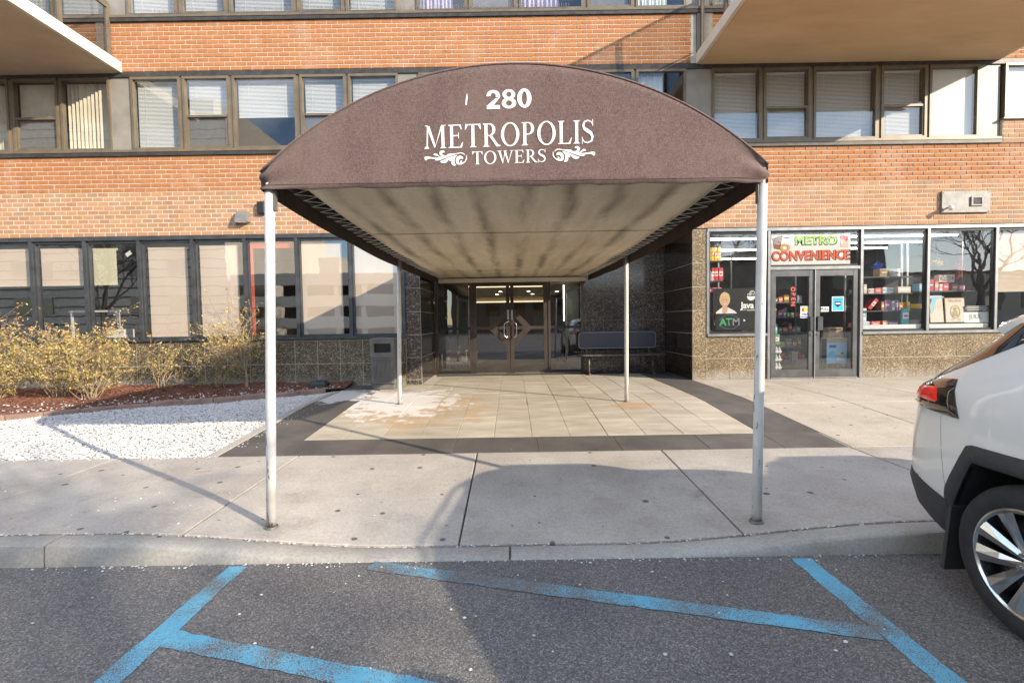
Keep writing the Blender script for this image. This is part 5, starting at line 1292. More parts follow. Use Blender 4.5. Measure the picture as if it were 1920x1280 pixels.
printed([[(cx - .085, z0 + .66), (cx + .02, z0 + .735), (cx + .09, z0 + .66), (cx + .085, z0 + .74), (cx, z0 + .785), (cx - .08, z0 + .74)]], yP - .0054, 'hair_blonde', e, 'printed_fringe')
printed([ell(cx - .032, z0 + .62, .012, .006, 10), ell(cx + .032, z0 + .62, .012, .006, 10)], yP - .0056, 'black_print', e, 'printed_eyes')
printed([[(cx - .032, z0 + .555), (cx, z0 + .545), (cx + .032, z0 + .555), (cx, z0 + .530)]], yP - .0058, 'sign_white', e, 'printed_smile')
text('Java', x1 - .41, z0 + .505, .175, yP - .004, 'white_print', e, bold=.006, sx=.95); printed([[(x1 - .225, z0 + .445), (x1 - .205, z0 + .445), (x1 - .205, z0 + .575), (x1 - .225, z0 + .575)]], yP - .004, 'lime', e)
printed(ringp(x1 - .185, z0 + .478, .045, .033, .018, 16), yP - .0042, 'lime', e)
text('eco-friendly', x1 - .30, z0 + .415, .047, yP - .004, 'white_print', e, bold=.001)
printed([[(x1 - .52, z0 + .412), (x1 - .43, z0 + .412), (x1 - .43, z0 + .418), (x1 - .52, z0 + .418)]], yP - .004, 'white_print', e)
printed([[(x1 - .335 + .085 * math.cos(R(a)) + .0, z0 + .69 + .085 * math.sin(R(a))) for a in range(180, 361, 12)]], yP - .004, 'white_print', e, 'printed_cup')
printed(ringp(x1 - .315, z0 + .755, .052, .052, .012, 22, -60, 250) + ringp(x1 - .315, z0 + .755, .026, .026, .010, 16, 60, 330) + ringp(x1 - .385, z0 + .72, .026, .026, .010, 14, -40, 250), yP - .0045, 'white_print', e, 'printed_steam')
# lit ATM sign in front of the poster
yA = DF + .045
e, x0, x1, z0, z1 = board('atm_sign', 1341, 588, 1394, 618, yA, 'poster_dark', 'small black ATM sign with green letters and dotted oval', 'sign', th=.012)
text('A', x0 + .155, z0 + .155, .20, yA - .003, 'atm_green', e, bold=.006); text('T', x0 + .275, z0 + .155, .20, yA - .0034, 'atm_green', e, bold=.006); text('M', x0 + .42, z0 + .155, .20, yA - .003, 'mid_grey', e, bold=.004)
dots = []
for i in range(46):
    a = 2 * math.pi * i / 46
    if abs(math.sin(a)) > .25: dots.append(ell(x0 + .285 + .20 * math.cos(a), z0 + .16 + .145 * math.sin(a), .006, .006, 6))
printed(dots, yA - .004, 'atm_blue', e, 'printed_dots')
# stickers and notices on the shop doors
e, x0, x1, z0, z1 = board('card_sticker', 1501, 574, 1517, 596, DF + .015, 'paper', 'credit card sticker with red and yellow circles on left shop door', 'sticker', th=.002)
printed([ell((x0 * 2 + x1) / 3 + .01, z1 - .07, .045, .045, 18)], DF + .013, 'mc_red', e); printed([ell((x0 + 2 * x1) / 3 - .005, z1 - .07, .045, .045, 18)], DF + .0125, 'mc_yellow', e)
text('VISA', (x0 + x1) / 2, z0 + .075, .068, DF + .012, 'visa_blue', e, bold=.002, skew=.2); printed([[(x0 + .01, z0 + .012), (x1 - .01, z0 + .012), (x1 - .01, z0 + .032), (x0 + .01, z0 + .032)]], DF + .012, 'visa_blue', e)
e, x0, x1, z0, z1 = board('pull_sticker', 1539, 575, 1554, 584, DF + .015, 'paper', 'small white PULL sticker on right shop door', 'sticker', th=.002)
text('PULL', (x0 + x1) / 2, (z0 + z1) / 2, .075, DF + .0125, 'black_print', e, bold=.002)
e, x0, x1, z0, z1 = board('blue_notice', 1560, 556, 1582, 583, DF + .015, 'paper', 'blue notice with dark shield taped to right shop door', 'notice', th=.002)
printed([[(x0 + .012, z0 + .012), (x1 - .012, z0 + .012), (x1 - .012, z1 - .012), (x0 + .012, z1 - .012)]], DF + .0135, 'notice_blue', e)
xm = (x0 + x1) / 2; printed([[(xm - .07, z1 - .10), (xm + .07, z1 - .10), (xm + .06, z1 - .17), (xm, z1 - .215), (xm - .06, z1 - .17)]], DF + .012, 'poster_dark', e)
printed([[(xm - .05, z1 - .15), (xm + .05, z1 - .15), (xm + .05, z1 - .13), (xm - .05, z1 - .13)]], DF + .0105, 'white_print', e)
printed([[(xm - .08, z1 - .07), (xm + .08, z1 - .07), (xm + .08, z1 - .055), (xm - .08, z1 - .055)]], DF + .012, 'visa_blue', e)
# OPEN neon hung upright
xo, zo = at(1487, 556, DF + .12); ne = empty('open_sign', (xo, DF + .12, zo)); tag(ne, 'red OPEN sign hanging upright inside left shop door', 'sign')
m = MB(); m.box(xo - .055, xo + .055, DF + .125, DF + .135, zo - .20, zo + .20); m.build('panel', 'poster_dark', ne)
for k, c in enumerate('OPEN'): text(c, xo, zo + .145 - k * .097, .12, DF + .12, 'neon_red', ne, 'letter', bold=-.002, rz=R(-90) if c in 'PEN' else 0)
m = MB(); m.tube([(xo, DF + .13, zo + .20), (xo, DF + .13, 2.48)], .003, 4); m.build('cord', 'plastic_black', ne)
# box and poster standing behind the right door
e, x0, x1, z0, z1 = board('cardboard_box', 1554, 614, 1580, 633, DF + .30, 'cardboard', 'small open cardboard box on a stand behind right shop door', 'box', th=.18)
printed([[(x0 + .03, z1 - .05), (x1 - .03, z1 - .05), (x1 - .03, z1 - .03), (x0 + .03, z1 - .03)], [(x0 + .09, z0 + .03), (x1 - .09, z0 + .03), (x1 - .09, z0 + .04), (x0 + .09, z0 + .04)]], DF + .297, 'poster_dark', e)
st = empty('display_stand', ((x0 + x1) / 2, DF + .4, .31)); tag(st, 'low wire stand carrying the box and blue poster', 'stand')
m = MB(); 
for sx in (x0 - .03, x1 + .03):
    for sy in (DF + .29, DF + .50): m.tube([(sx, sy, .312), (sx, sy, z0 - .015)], .008, 6)
m.build('frame', 'brushed', st); m = MB(); m.box(x0 - .04, x1 + .04, DF + .28, DF + .51, z0 - .014, z0 - .002); m.build('shelf', 'shelf_white', st)
(xa, zb), (xb, za) = at(1550, 634, DF + .27), at(1587, 681, DF + .27)
e = empty('blue_poster', ((xa + xb) / 2, DF + .26, za)); tag(e, 'light blue product poster with dark oval hung on display stand', 'poster')
m = MB(); m.box(xa, xb, DF + .262, DF + .268, za, zb - .10); m.build('sheet', 'poster_sky', e); m = MB(); m.box(xa, xb, DF + .263, DF + .269, zb - .099, zb); m.build('header', 'cardboard', e)
printed([[(xa + .04, zb - .20), (xa + .19, zb - .20), (xa + .20, zb - .14), (xa + .05, zb - .14)]], DF + .259, 'visa_blue', e)
printed([ell(xb - .10, za + .21, .055, .04)], DF + .259, 'paper', e); printed([ell(xb - .10, za + .212, .040, .027)], DF + .257, 'cup_brown', e); printed([[(xa + .19, za + .06), (xb - .04, za + .05), (xb - .05, za + .11), (xa + .22, za + .13)]], DF + .259, 'paper', e)
printed([[(xa + .03, za + .18), (xa + .16, za + .20), (xa + .15, za + .26), (xa + .05, za + .25)]], DF + .2585, 'box_blue', e)

# shelving and goods
def shelf_unit(x0, x1, y0, y1, zs, label, back=True):
    e = empty('shop_shelf', ((x0 + x1) / 2, (y0 + y1) / 2, .31)); tag(e, label, 'shelf', 'shelving inside the store')
    for x in (x0, x1): part('upright', [(x - .015, x + .015, y1 - .03, y1, .312, 3.1)], 'brushed', e)
    for z in zs: part('shelf_board', [(x0 + .016, x1 - .016, y0, y1 - .031, z - .018, z)], 'shelf_metal', e)
    if back: part('back_panel', [(x0 + .016, x1 - .016, y1 + .001, y1 + .01, .4, 2.35)], 'store_dark', e)
    return e
shelf_unit(7.10, 8.30, DF + .30, DF + .62, [1.33, 1.66, 2.02, 2.36], 'dark shelving behind the shop window right of the doors')
shelf_unit(8.42, 9.60, DF + .30, DF + .62, [1.33, 1.70, 2.05], 'dark shelving behind the rightmost full shop window')
shelf_unit(3.98, 4.32, DF + .16, DF + .42, [1.30, 2.06, 2.32, 2.72], 'narrow white shelving at the left edge of the shop window', back=False)
shelf_unit(5.30, 6.85, DF + 1.6, DF + 2.0, [.55, .85, 1.2, 1.55, 1.9], 'stocked shelving seen deep behind the shop doors')
GC = ['box_red', 'box_pink', 'box_purple', 'box_orange', 'box_white', 'box_blue', 'box_teal', 'box_brown', 'box_yellow', 'bag_green', 'cardboard']
def goods(x, y, z, w, d, h, mtl, label, cat='box', band=None, rz=0.0, group='packets on the shop shelves', tilt=0.0):
    """a carton: body with a printed band and a lid line"""
    e = empty('carton', (x, y, z), rz); tag(e, label, cat, group); e.rotation_euler.y = tilt
    m = MB(); m.bbox(-w / 2, w / 2, -d / 2, d / 2, 0, h, min(.006, w * .08)); m.build('body', mtl, e, loc=(0, 0, 0))
    if band:
        m = MB(); m.box(-w * .42, w * .42, -d / 2 - .002, -d / 2 - .0005, h * .35, h * .72); m.build('print', band, e, loc=(0, 0, 0))
        m = MB(); m.box(-w * .30, w * .30, -d / 2 - .003, -d / 2 - .0022, h * .46, h * .58); m.build('print', 'paper' if band != 'paper' else 'box_red', e, loc=(0, 0, 0))
    return e
ry = DF + .42
LBL = []
nm = {'box_red': 'red', 'box_pink': 'pink', 'box_purple': 'purple', 'box_orange': 'orange', 'box_white': 'white', 'box_blue': 'blue', 'box_teal': 'teal', 'box_brown': 'brown', 'box_yellow': 'yellow', 'bag_green': 'green', 'cardboard': 'tan', 'paper': 'white', 'poster_cream': 'cream'}
def row(spec, z, where):
    seen = {}
    for x, w, h, c, b in spec:
        seen[c] = seen.get(c, 0) + 1
        tail = '' if sum(1 for s_ in spec if s_[3] == c) == 1 else [', first from the left', ', second from the left', ', third from the left', ', fourth from the left'][seen[c] - 1]
        goods(x, ry, z, w, .18, h, c, '%s %s carton with %s print %s%s' % ('tall' if h > 1.3 * w else 'low' if h < .7 * w else 'square', nm[c], nm.get(b, 'plain'), where, tail), band=b)
row([(7.72, .20, .17, 'cardboard', 'box_brown'), (7.98, .15, .16, 'box_white', 'paper')], 2.36, 'on top shelf right of doors')
row([(7.33, .07, .19, 'poster_cream', 'box_white'), (7.46, .12, .10, 'box_white', 'box_red'), (7.60, .13, .11, 'box_pink', 'box_orange'), (7.80, .22, .12, 'box_white', 'box_teal'), (8.14, .27, .13, 'poster_cream', 'box_white')], 2.02, 'on second shelf right of doors')
row([(7.70, .06, .19, 'box_brown', 'box_yellow'), (7.80, .11, .22, 'box_purple', 'box_pink'), (7.92, .06, .20, 'box_white', 'box_purple'), (7.99, .06, .21, 'box_purple', 'paper'), (8.08, .09, .17, 'box_brown', 'box_orange'), (8.24, .05, .17, 'box_yellow', 'paper')], 1.66, 'on third shelf right of doors')
goods(7.42, ry, 1.70, .08, .18, .26, 'box_red', 'red packet leaning over on third shelf right of doors', band='paper', tilt=.7)
row([(7.16, .09, .08, 'box_orange', 'box_yellow'), (7.32, .22, .11, 'box_white', 'box_blue'), (7.56, .18, .11, 'box_pink', 'box_orange'), (7.76, .12, .12, 'box_orange', 'box_white'), (7.92, .20, .11, 'box_purple', 'box_white')], 1.33, 'on lowest shelf right of doors')
row([(7.28, .17, .27, 'box_white', 'box_blue')], 1.445, 'stacked above lowest shelf right of doors')
goods(8.07, DF + .22, 1.373, .14, .05, .33, 'box_teal', 'framed teal and white picture card standing on window ledge', cat='card', band='paper', group=None)
row([(8.50, .11, .16, 'box_blue', 'paper'), (8.70, .10, .24, 'box_red', 'box_purple'), (8.81, .08, .20, 'box_pink', 'box_yellow'), (8.90, .07, .14, 'box_white', 'box_pink'), (9.0, .12, .16, 'box_red', 'box_pink'), (9.19, .12, .13, 'box_brown', 'box_orange'), (9.34, .11, .11, 'box_pink', 'paper')], 2.05, 'on upper shelf, right window')
goods(9.06, ry + .02, 2.225, .33, .12, .16, 'poster_cream', 'long cream carton with brown print atop right window shelf', band='box_brown')
row([(8.48, .12, .08, 'box_yellow', 'box_orange'), (9.27, .17, .15, 'box_yellow', 'paper')], 1.70, 'on lower shelf, right window')
yl = DF + .21
for i, (x, c) in enumerate(((4.03, 'box_yellow'), (4.10, 'box_yellow'), (4.17, 'box_yellow'), (4.24, 'box_yellow'))):
    goods(x, yl, 2.72, .062, .10, .27, c, 'tall yellow packet on top left shop shelf, %s from the left' % ['first', 'second', 'third', 'fourth'][i], band='box_orange')
for i, (x, c) in enumerate(((4.02, 'box_brown'), (4.11, 'box_red'), (4.18, 'box_red'), (4.27, 'box_red'))):
    goods(x, yl, 2.32, .065 if i < 3 else .09, .10, .26, c, 'tall %s packet on middle left shop shelf, %s from the left' % (nm[c], ['first', 'second', 'third', 'fourth'][i]), band='paper' if i else 'box_white')
for i, (x, c) in enumerate(((4.03, 'box_red'), (4.14, 'box_pink'), (4.24, 'box_pink'))):
    goods(x, yl, 2.06, .09, .10, .12, c, 'short %s packet on lower left shop shelf, %s from the left' % (nm[c], ['first', 'second', 'third'][i]), band='paper')
rs = random.Random(11); ORD = ['first', 'second', 'third', 'fourth', 'fifth', 'sixth', 'seventh', 'eighth', 'ninth', 'tenth', 'eleventh', 'twelfth', 'thirteenth', 'fourteenth', 'fifteenth', 'sixteenth', 'seventeenth', 'eighteenth']
for zi, z in enumerate((.55, .85, 1.2, 1.55, 1.9)):
    x = 5.38; kk = 0
    while x < 6.78:
        w = rs.uniform(.06, .16); h = rs.uniform(.10, .22)
        c = rs.choice(GC); goods(x + w / 2, DF + 1.74, z, w * .92, .2, h, c, '%s packet on %s shelf deep behind shop doors, %s from the left' % (nm[c], ['lowest', 'second lowest', 'middle', 'second highest', 'highest'][zi], ORD[kk]), band=rs.choice(['paper', 'box_yellow', 'box_orange']), group='packets deep inside the store'); x += w + .012; kk += 1
# multipacks of bottles stacked inside the left door
for k in range(4):
    zb = .312 + k * .165; xb0 = 5.30
    e = empty('bottle_pack', (xb0 + .13, DF + .30, zb)); tag(e, 'shrink wrapped pack of small bottles inside left shop door, %s of its stack' % ['lowest', 'second', 'third', 'topmost'][k], 'bottle pack', 'bottle packs inside the left door')
    for i in range(4):
        for j in range(2):
            m = MB(); m.smooth = True; m.lathe([(.0, 0), (.028, .0), (.030, .01), (.030, .09), (.014, .125), (.013, .145), (.0, .146)], 'z', 10, (xb0 + .03 + i * .064, DF + .27 + j * .064, zb + .001)); m.build('bottle', 'bottle', e, fix=False)
    part('carton_tray', [(xb0 - .004, xb0 + .26, DF + .236, DF + .370, zb + .03, zb + .055)], 'paper', e)
goods(5.40, DF + .32, .99, .24, .16, .22, 'bag_green', 'green bag with white oval on the bottle packs', cat='bag', band='paper', group=None)
goods(5.38, DF + .33, 1.215, .20, .14, .20, 'box_blue', 'blue and white packet on top of the green bag', cat='packet', band='paper', group=None)
goods(5.30, DF + .14, 1.86, .11, .01, .50, 'box_brown', 'tall brown hanging card at the left edge of shop door', cat='card', band='paper', group=None)
# window posters and ledges
part('window_ledge', [(7.06, 8.24, DF + .062, DF + .29, 1.288, 1.372)], 'plastic_white'); part('window_ledge', [(8.40, 9.62, DF + .062, DF + .29, 1.288, 1.372)], 'plastic_white')
yW = DF + .09
e, x0, x1, z0, z1 = board('arch_poster', 1746, 554, 1770, 604, yW, 'poster_cream', 'pale blue and cream arched poster in right shop window', 'poster', lean=.06)
printed([[(x0 + .01, z0 + .2), (x0 + .05, z0 + .2), (x0 + .07, z0 + .38), (x0 + .12, z0 + .46), (x1 - .03, z1 - .05), (x1 - .01, z1 - .02), (x0 + .01, z1 - .03)]], yW - .004, 'poster_sky', e); printed(ringp((x0 + x1) / 2 + .02, z1 - .19, .035, .06, .008, 16), yW - .003, 'poster_gold', e)
e.rotation_euler.x = 0
e, x0, x1, z0, z1 = board('portrait_poster', 1774, 558, 1811, 604, yW + .005, 'box_brown', 'cream poster with gold oval emblem and ZIG-ZAG lettering in shop window', 'poster', lean=.05)
W, H_ = x1 - x0, z1 - z0; sl_ = .05 / H_
def P2(polys): return polys
m = MB(); m.hexa([(x0 + .012, yW + .001 + .05 * .02, z0 + .01), (x1 - .018, yW + .001 + .05 * .02, z0 + .01), (x1 - .018, yW + .0045, z0 + .01), (x0 + .012, yW + .0045, z0 + .01), (x0 + .012, yW + .0505 - .003, z1 - .02), (x1 - .018, yW + .0505 - .003, z1 - .02), (x1 - .018, yW + .053 - .0, z1 - .02), (x0 + .012, yW + .053, z1 - .02)]); m.build('print', 'poster_cream', e)
def on_lean(o, y0, z0_, slope):
    for v in o.data.vertices: v.co.y = v.co.y + (v.co.z - z0_) * slope
    return o
xm = (x0 + x1) / 2
on_lean(printed(ringp(xm, z0 + .215, .098, .135, .012), yW - .004, 'poster_gold', e), 0, z0, sl_); on_lean(printed([ell(xm, z0 + .275, .030, .035), [(xm - .06, z0 + .12), (xm + .06, z0 + .12), (xm + .045, z0 + .225), (xm, z0 + .25), (xm - .045, z0 + .225)]], yW - .005, 'poster_gold', e), 0, z0, sl_)
on_lean(printed(ringp(xm - .06, z0 + .055, .035, .02, .007, 14, 0, 300) + ringp(xm + .06, z0 + .055, .035, .02, .007, 14, -120, 180), yW - .005, 'poster_gold', e), 0, z0, sl_)
on_lean(text('ZIG-ZAG', xm, z1 - .065, .068, yW - .005, 'poster_gold', e, bold=.001), 0, z0, sl_)
e, x0, x1, z0, z1 = board('juul_poster', 1809, 576, 1853, 604, yW, 'paper', 'white JUUL poster with black header leaning in shop window', 'poster', lean=.03)
on_lean(text('JUUL', (x0 + x1) / 2 - .01, z0 + .115, .125, yW - .004, 'mid_grey', e, sx=.95), 0, z0, .03 / (z1 - z0))
m = MB(); m.box(x0 + .01, x1 + .02, yW + .012, yW + .017, z1 - .095, z1 + .03); m.build('header', 'black_print', e)
for k, wd in enumerate((.40, .44, .38)): printed([[((x0 + x1) / 2 - wd / 2 + .012, z1 + .008 - k * .034), ((x0 + x1) / 2 + wd / 2 + .012, z1 + .008 - k * .034), ((x0 + x1) / 2 + wd / 2 + .012, z1 + .020 - k * .034), ((x0 + x1) / 2 - wd / 2 + .012, z1 + .020 - k * .034)]], yW + .010, 'paper', e)
# tinsel and garland hung in the windows
for nm_, (px, py), c, lb in (('tinsel', (1645, 499), 'tinsel_blue', 'bright blue tinsel bunch hanging right of the shop doors'), ('garland', (1758, 492), 'garland', 'gold garland hanging inside the right shop window'), ('red_garland', (1800, 505), 'box_red', 'red berry garland hanging inside the right shop window')):
    x, z = at(px, py, DF + .25); m = MB(); rg = random.Random(len(nm_))
    for i in range(110):
        a = Vector((rg.gauss(0, 1), rg.gauss(0, .5), rg.gauss(0, .6 if nm_ != 'red_garland' else 2.4))) * .055; d = Vector((rg.gauss(0, 1), rg.gauss(0, 1), rg.gauss(0, 1))).normalized() * .022; q_ = d.orthogonal().normalized() * .005
        c0 = Vector((x, DF + .25, z)) + a; m.add([c0 - d + q_, c0 + d + q_, c0 + d - q_, c0 - d - q_], [(0, 1, 2, 3)])
    m.tube([(x, DF + .25, z + .05), (x, DF + .25, 3.22)], .002, 4)
    tag(m.build(nm_, c, fix=False), lb, 'decoration')
# blind in the far right window
q = MB(); q.box(9.80, 11.1, DF + .10, DF + .11, 2.0, 3.2)
for k in range(46): q.box(9.80, 11.1, DF + .090, DF + .099, 2.0 + k * .026, 2.0 + k * .026 + .014)
q.build('window_blind', 'shade_beige', BLD)
# office things behind the left windows
m = MB(); m.bbox(-8.40, -8.02, DF + .30, DF + .60, 1.32, 1.52, .006); wb = m.build('white_box', 'paper'); tag(wb, 'white carton on the office window ledge behind the shrubs', 'box')
m = MB(); m.box(-8.395, -8.025, DF + .295, DF + .2985, 1.46, 1.475); m.build('lid_line', 'mid_grey', wb)
dk = empty('office_table', (-9.0, DF + 1.4, .30)); tag(dk, 'white topped office table behind the left windows', 'table')
part('table_top', [(-9.7, -8.6, DF + .9, DF + 1.8, 1.90, 1.94)], 'shelf_white', dk)
for xx in (-9.66, -8.64):
    for yy in (DF + .94, DF + 1.76): part('leg', [(xx - .02, xx + .02, yy - .02, yy + .02, .301, 1.899)], 'shelf_white', dk)
part('window_board', [(-12.7, -2.2, DF + .15, DF + .75, 1.24, 1.318)], 'room_wall')

# ------------------------------------------------------------------ planting
def shrub(x, y, h, spread, nstem, nleaf, seed, label, lean=(0, 0), dense=1.0, trunk=0.0, green=.5):
    rg = random.Random(seed); z0 = mulch_z(x, y) - .02
    e = empty('shrub', (x, y, z0)); tag(e, label, 'shrub', 'winter shrubs in the planting bed')
    br = MB(); lf = MB(); tips = []
    def grow(p, d, L, r, depth):
        pts = [p]; n_ = 5; dd = d.copy()
        for i in range(n_):
            dd = (dd + Vector((rg.gauss(0, .16), rg.gauss(0, .16), rg.gauss(.03, .12)))).normalized(); pts.append(pts[-1] + dd * L / n_)
        br.tube(pts, [r * (1 - .13 * i) for i in range(n_ + 1)], 4 if r > .004 else 3, cap=False)
        if depth == 0: tips.extend(pts[1:]); return
        for k in range(4 if depth > 2 else 3):
            q = pts[rg.randint(1, n_)]; nd = (dd + Vector((rg.gauss(0, .62), rg.gauss(0, .62), rg.gauss(.1, .42)))).normalized(); grow(q, nd, L * rg.uniform(.40, .62), r * .58, depth - 1)
        tips.append(pts[-1])
    base = Vector((x, y, z0))
    if trunk:
        br.tube([base, base + Vector((.01, 0, trunk * .5)), base + Vector((-.01, 0, trunk))], [.026, .022, .018], 7); base = base + Vector((-.01, 0, trunk - .03))
    for i in range(nstem):
        a = rg.uniform(0, 6.28); t = rg.uniform(.15, 1.0); d = Vector((math.cos(a) * t * spread / h + lean[0], math.sin(a) * t * .8 * spread / h + lean[1], 1)).normalized()
        b = base + Vector((math.cos(a), math.sin(a), 0)) * rg.uniform(.0, .10 if not trunk else .015); L = h * rg.uniform(.42, .80) * (1.15 if t < .6 else .95)
        grow(b, d, L, rg.uniform(.006, .010), 3 if nleaf > 1000 else 2)
    cs = [(.48, .36, .090), (.36, .31, .075), (.54, .36, .16), (.45, .24, .11), (.20, .21, .055), (.58, .46, .22)]
    top = max(t.z for t in tips)
    for i in range(nleaf):
        c = rg.choice(tips) + Vector((rg.gauss(0, .010), rg.gauss(0, .010), rg.gauss(0, .010)))
        up = (c.z - z0) / (top - z0); w = rg.random()
        if up > .72 and w < .6: col = cs[rg.choice((2, 3, 5))]
        else: col = cs[rg.choice((0, 1, 4, 0, 1)) if w < green else rg.choice((0, 2, 5, 3))]
        v = rg.uniform(.75, 1.2); lf.ccur = (col[0] * v, col[1] * v, col[2] * v, 1)
        d = Vector((rg.gauss(0, 1), rg.gauss(0, 1), rg.gauss(0, .8))).normalized(); s_ = rg.uniform(.007, .026); q = d.orthogonal().normalized(); q = (q * math.cos(i) + d.cross(q) * math.sin(i)) * s_ * .55; nn = d.cross(q).normalized() * s_ * .25
        lf.add([c, c + d * s_ + q + nn, c + d * s_ * 2, c + d * s_ - q + nn], [(0, 1, 2), (0, 2, 3)])
    br.build('branches', 'twig', e, fix=False); tag(lf.build('leaves', 'leaf', e, fix=False), kind='stuff')
shrub(-8.75, 8.15, 1.05, .85, 20, 3600, 1, 'dense yellow leaved shrub at the left edge of the bed')
shrub(-7.75, 8.25, 1.12, .80, 20, 3600, 2, 'bushy yellow green shrub second from the left, under office windows')
shrub(-6.98, 7.98, 1.18, .85, 22, 3800, 3, 'largest yellow green shrub nearest the edging stones')
shrub(-6.62, 9.15, .95, .50, 7, 450, 4, 'thin sparse shrub in front of the granite base', green=.7)
shrub(-5.02, 9.12, 1.12, .78, 16, 1500, 5, 'tall twiggy shrub with peach leaf tips on a bare stem', lean=(-.28, -.05), trunk=.36, green=.35)
shrub(-5.62, 9.2, 1.10, .52, 9, 900, 6, 'leafy upright shrub beside the bare stemmed shrub', lean=(.05, 0), green=.5)
shrub(-9.75, 8.3, .95, .7, 12, 2000, 8, 'yellow shrub cut by the left edge of the view')

# ------------------------------------------------------------------ white sport utility car backed up to the kerb
ZT = [.20, .27, .38, .52, .66, .80, .92, 1.00, 1.07, 1.13, 1.21, 1.318, 1.424, 1.512, 1.575, 1.615, 1.628]
UR = [-.70, -.84, -.955, -.995, -.995, -.985, -.970, -.955, -.935, -.905, -.81, -.665, -.555, -.465, -.39, -.28, .15]
UF = [3.35, 3.48, 3.58, 3.61, 3.61, 3.57, 3.47, 3.30, 2.95, 2.50, 2.26, 2.02, 1.80, 1.58, 1.36, 1.10, .60]
BW = [.82, .865, .90, .925, .937, .938, .930, .922, .908, .888, .845, .782, .725, .680, .640, .56, .30]
def lerp_t(T_, z):
    if z <= ZT[0]: return T_[0]
    for i in range(len(ZT) - 1):
        if z <= ZT[i + 1]: t = (z - ZT[i]) / (ZT[i + 1] - ZT[i]); return T_[i] + (T_[i + 1] - T_[i]) * t
    return T_[-1]
SE = 6.2
def car_w(u, z):
    a0, a1, b = lerp_t(UR, z), lerp_t(UF, z), lerp_t(BW, z); c, a = (a0 + a1) / 2, (a1 - a0) / 2; t = min(.99999, abs(u - c) / a); return b * (1 - t ** SE) ** (1 / SE)
def car_rear(x, z):
    a0, a1, b = lerp_t(UR, z), lerp_t(UF, z), lerp_t(BW, z); c, a = (a0 + a1) / 2, (a1 - a0) / 2; t = min(.99999, abs(x) / b); return c - a * (1 - t ** SE) ** (1 / SE)
def car_front(x, z): 
    a0, a1, b = lerp_t(UR, z), lerp_t(UF, z), lerp_t(BW, z); c, a = (a0 + a1) / 2, (a1 - a0) / 2; t = min(.99999, abs(x) / b); return c + a * (1 - t ** SE) ** (1 / SE)
CAR = empty('parked_car', (0, 0, 0)); tag(CAR, 'white sport utility car backed up to the kerb at right edge', 'car')
zl = []
for a, b in zip(ZT, ZT[1:]):
    k = max(1, int(round((b - a) / .045))); zl += [a + (b - a) * i / k for i in range(k)]
zl.append(ZT[-1])
def smooth_t(T_, z, h=.035): return (lerp_t(T_, z - h) + 2 * lerp_t(T_, z) + lerp_t(T_, z + h)) / 4
NP = 132; m = MB(); m.smooth = True; vs = []
for z in zl:
    a0, a1, b = lerp_t(UR, z), lerp_t(UF, z), lerp_t(BW, z); c, a = (a0 + a1) / 2, (a1 - a0) / 2
    for k in range(NP):
        t = 2 * math.pi * k / NP; ct, st = math.cos(t), math.sin(t)
        e1 = 2 / SE; vs.append((math.copysign(abs(st) ** e1, st) * b, c + math.copysign(abs(ct) ** e1, ct) * a, z))
K = len(zl)
fs = [(i * NP + k, i * NP + (k + 1) % NP, (i + 1) * NP + (k + 1) % NP, (i + 1) * NP + k) for i in range(K - 1) for k in range(NP)]
fs += [tuple(reversed(range(NP))), tuple((K - 1) * NP + k for k in range(NP))]
m.add(vs, fs)
tmp = m.build('tmp_body', ['car_paint', 'car_clad'])
ARCH = [(-.47, .05), (-.43, .50), (-.30, .775), (.30, .775), (.43, .50), (.47, .05)]
cut = MB(); cut.cur = 1
for wu in (0.0, 2.69):
    for s_ in (-1, 1): cut.prism([(a + wu, b) for a, b in ARCH], s_ * .58, s_ * 1.2, 'yz')
cutter = cut.build('tmp_cut', ['car_paint', 'car_clad'])
bo = tmp.modifiers.new('arches', 'BOOLEAN'); bo.operation = 'DIFFERENCE'; bo.object = cutter; bo.solver = 'EXACT'
bpy.context.view_layer.update()
body_me = bpy.data.meshes.new_from_object(tmp.evaluated_get(bpy.context.evaluated_depsgraph_get())); body_me.name = 'body'
bpy.data.objects.remove(tmp, do_unlink=True); bpy.data.objects.remove(cutter, do_unlink=True)
body = link('body', body_me, CAR, (0, 0, 0)); body.data.shade_smooth(); body.data.set_sharp_from_angle(angle=R(38))
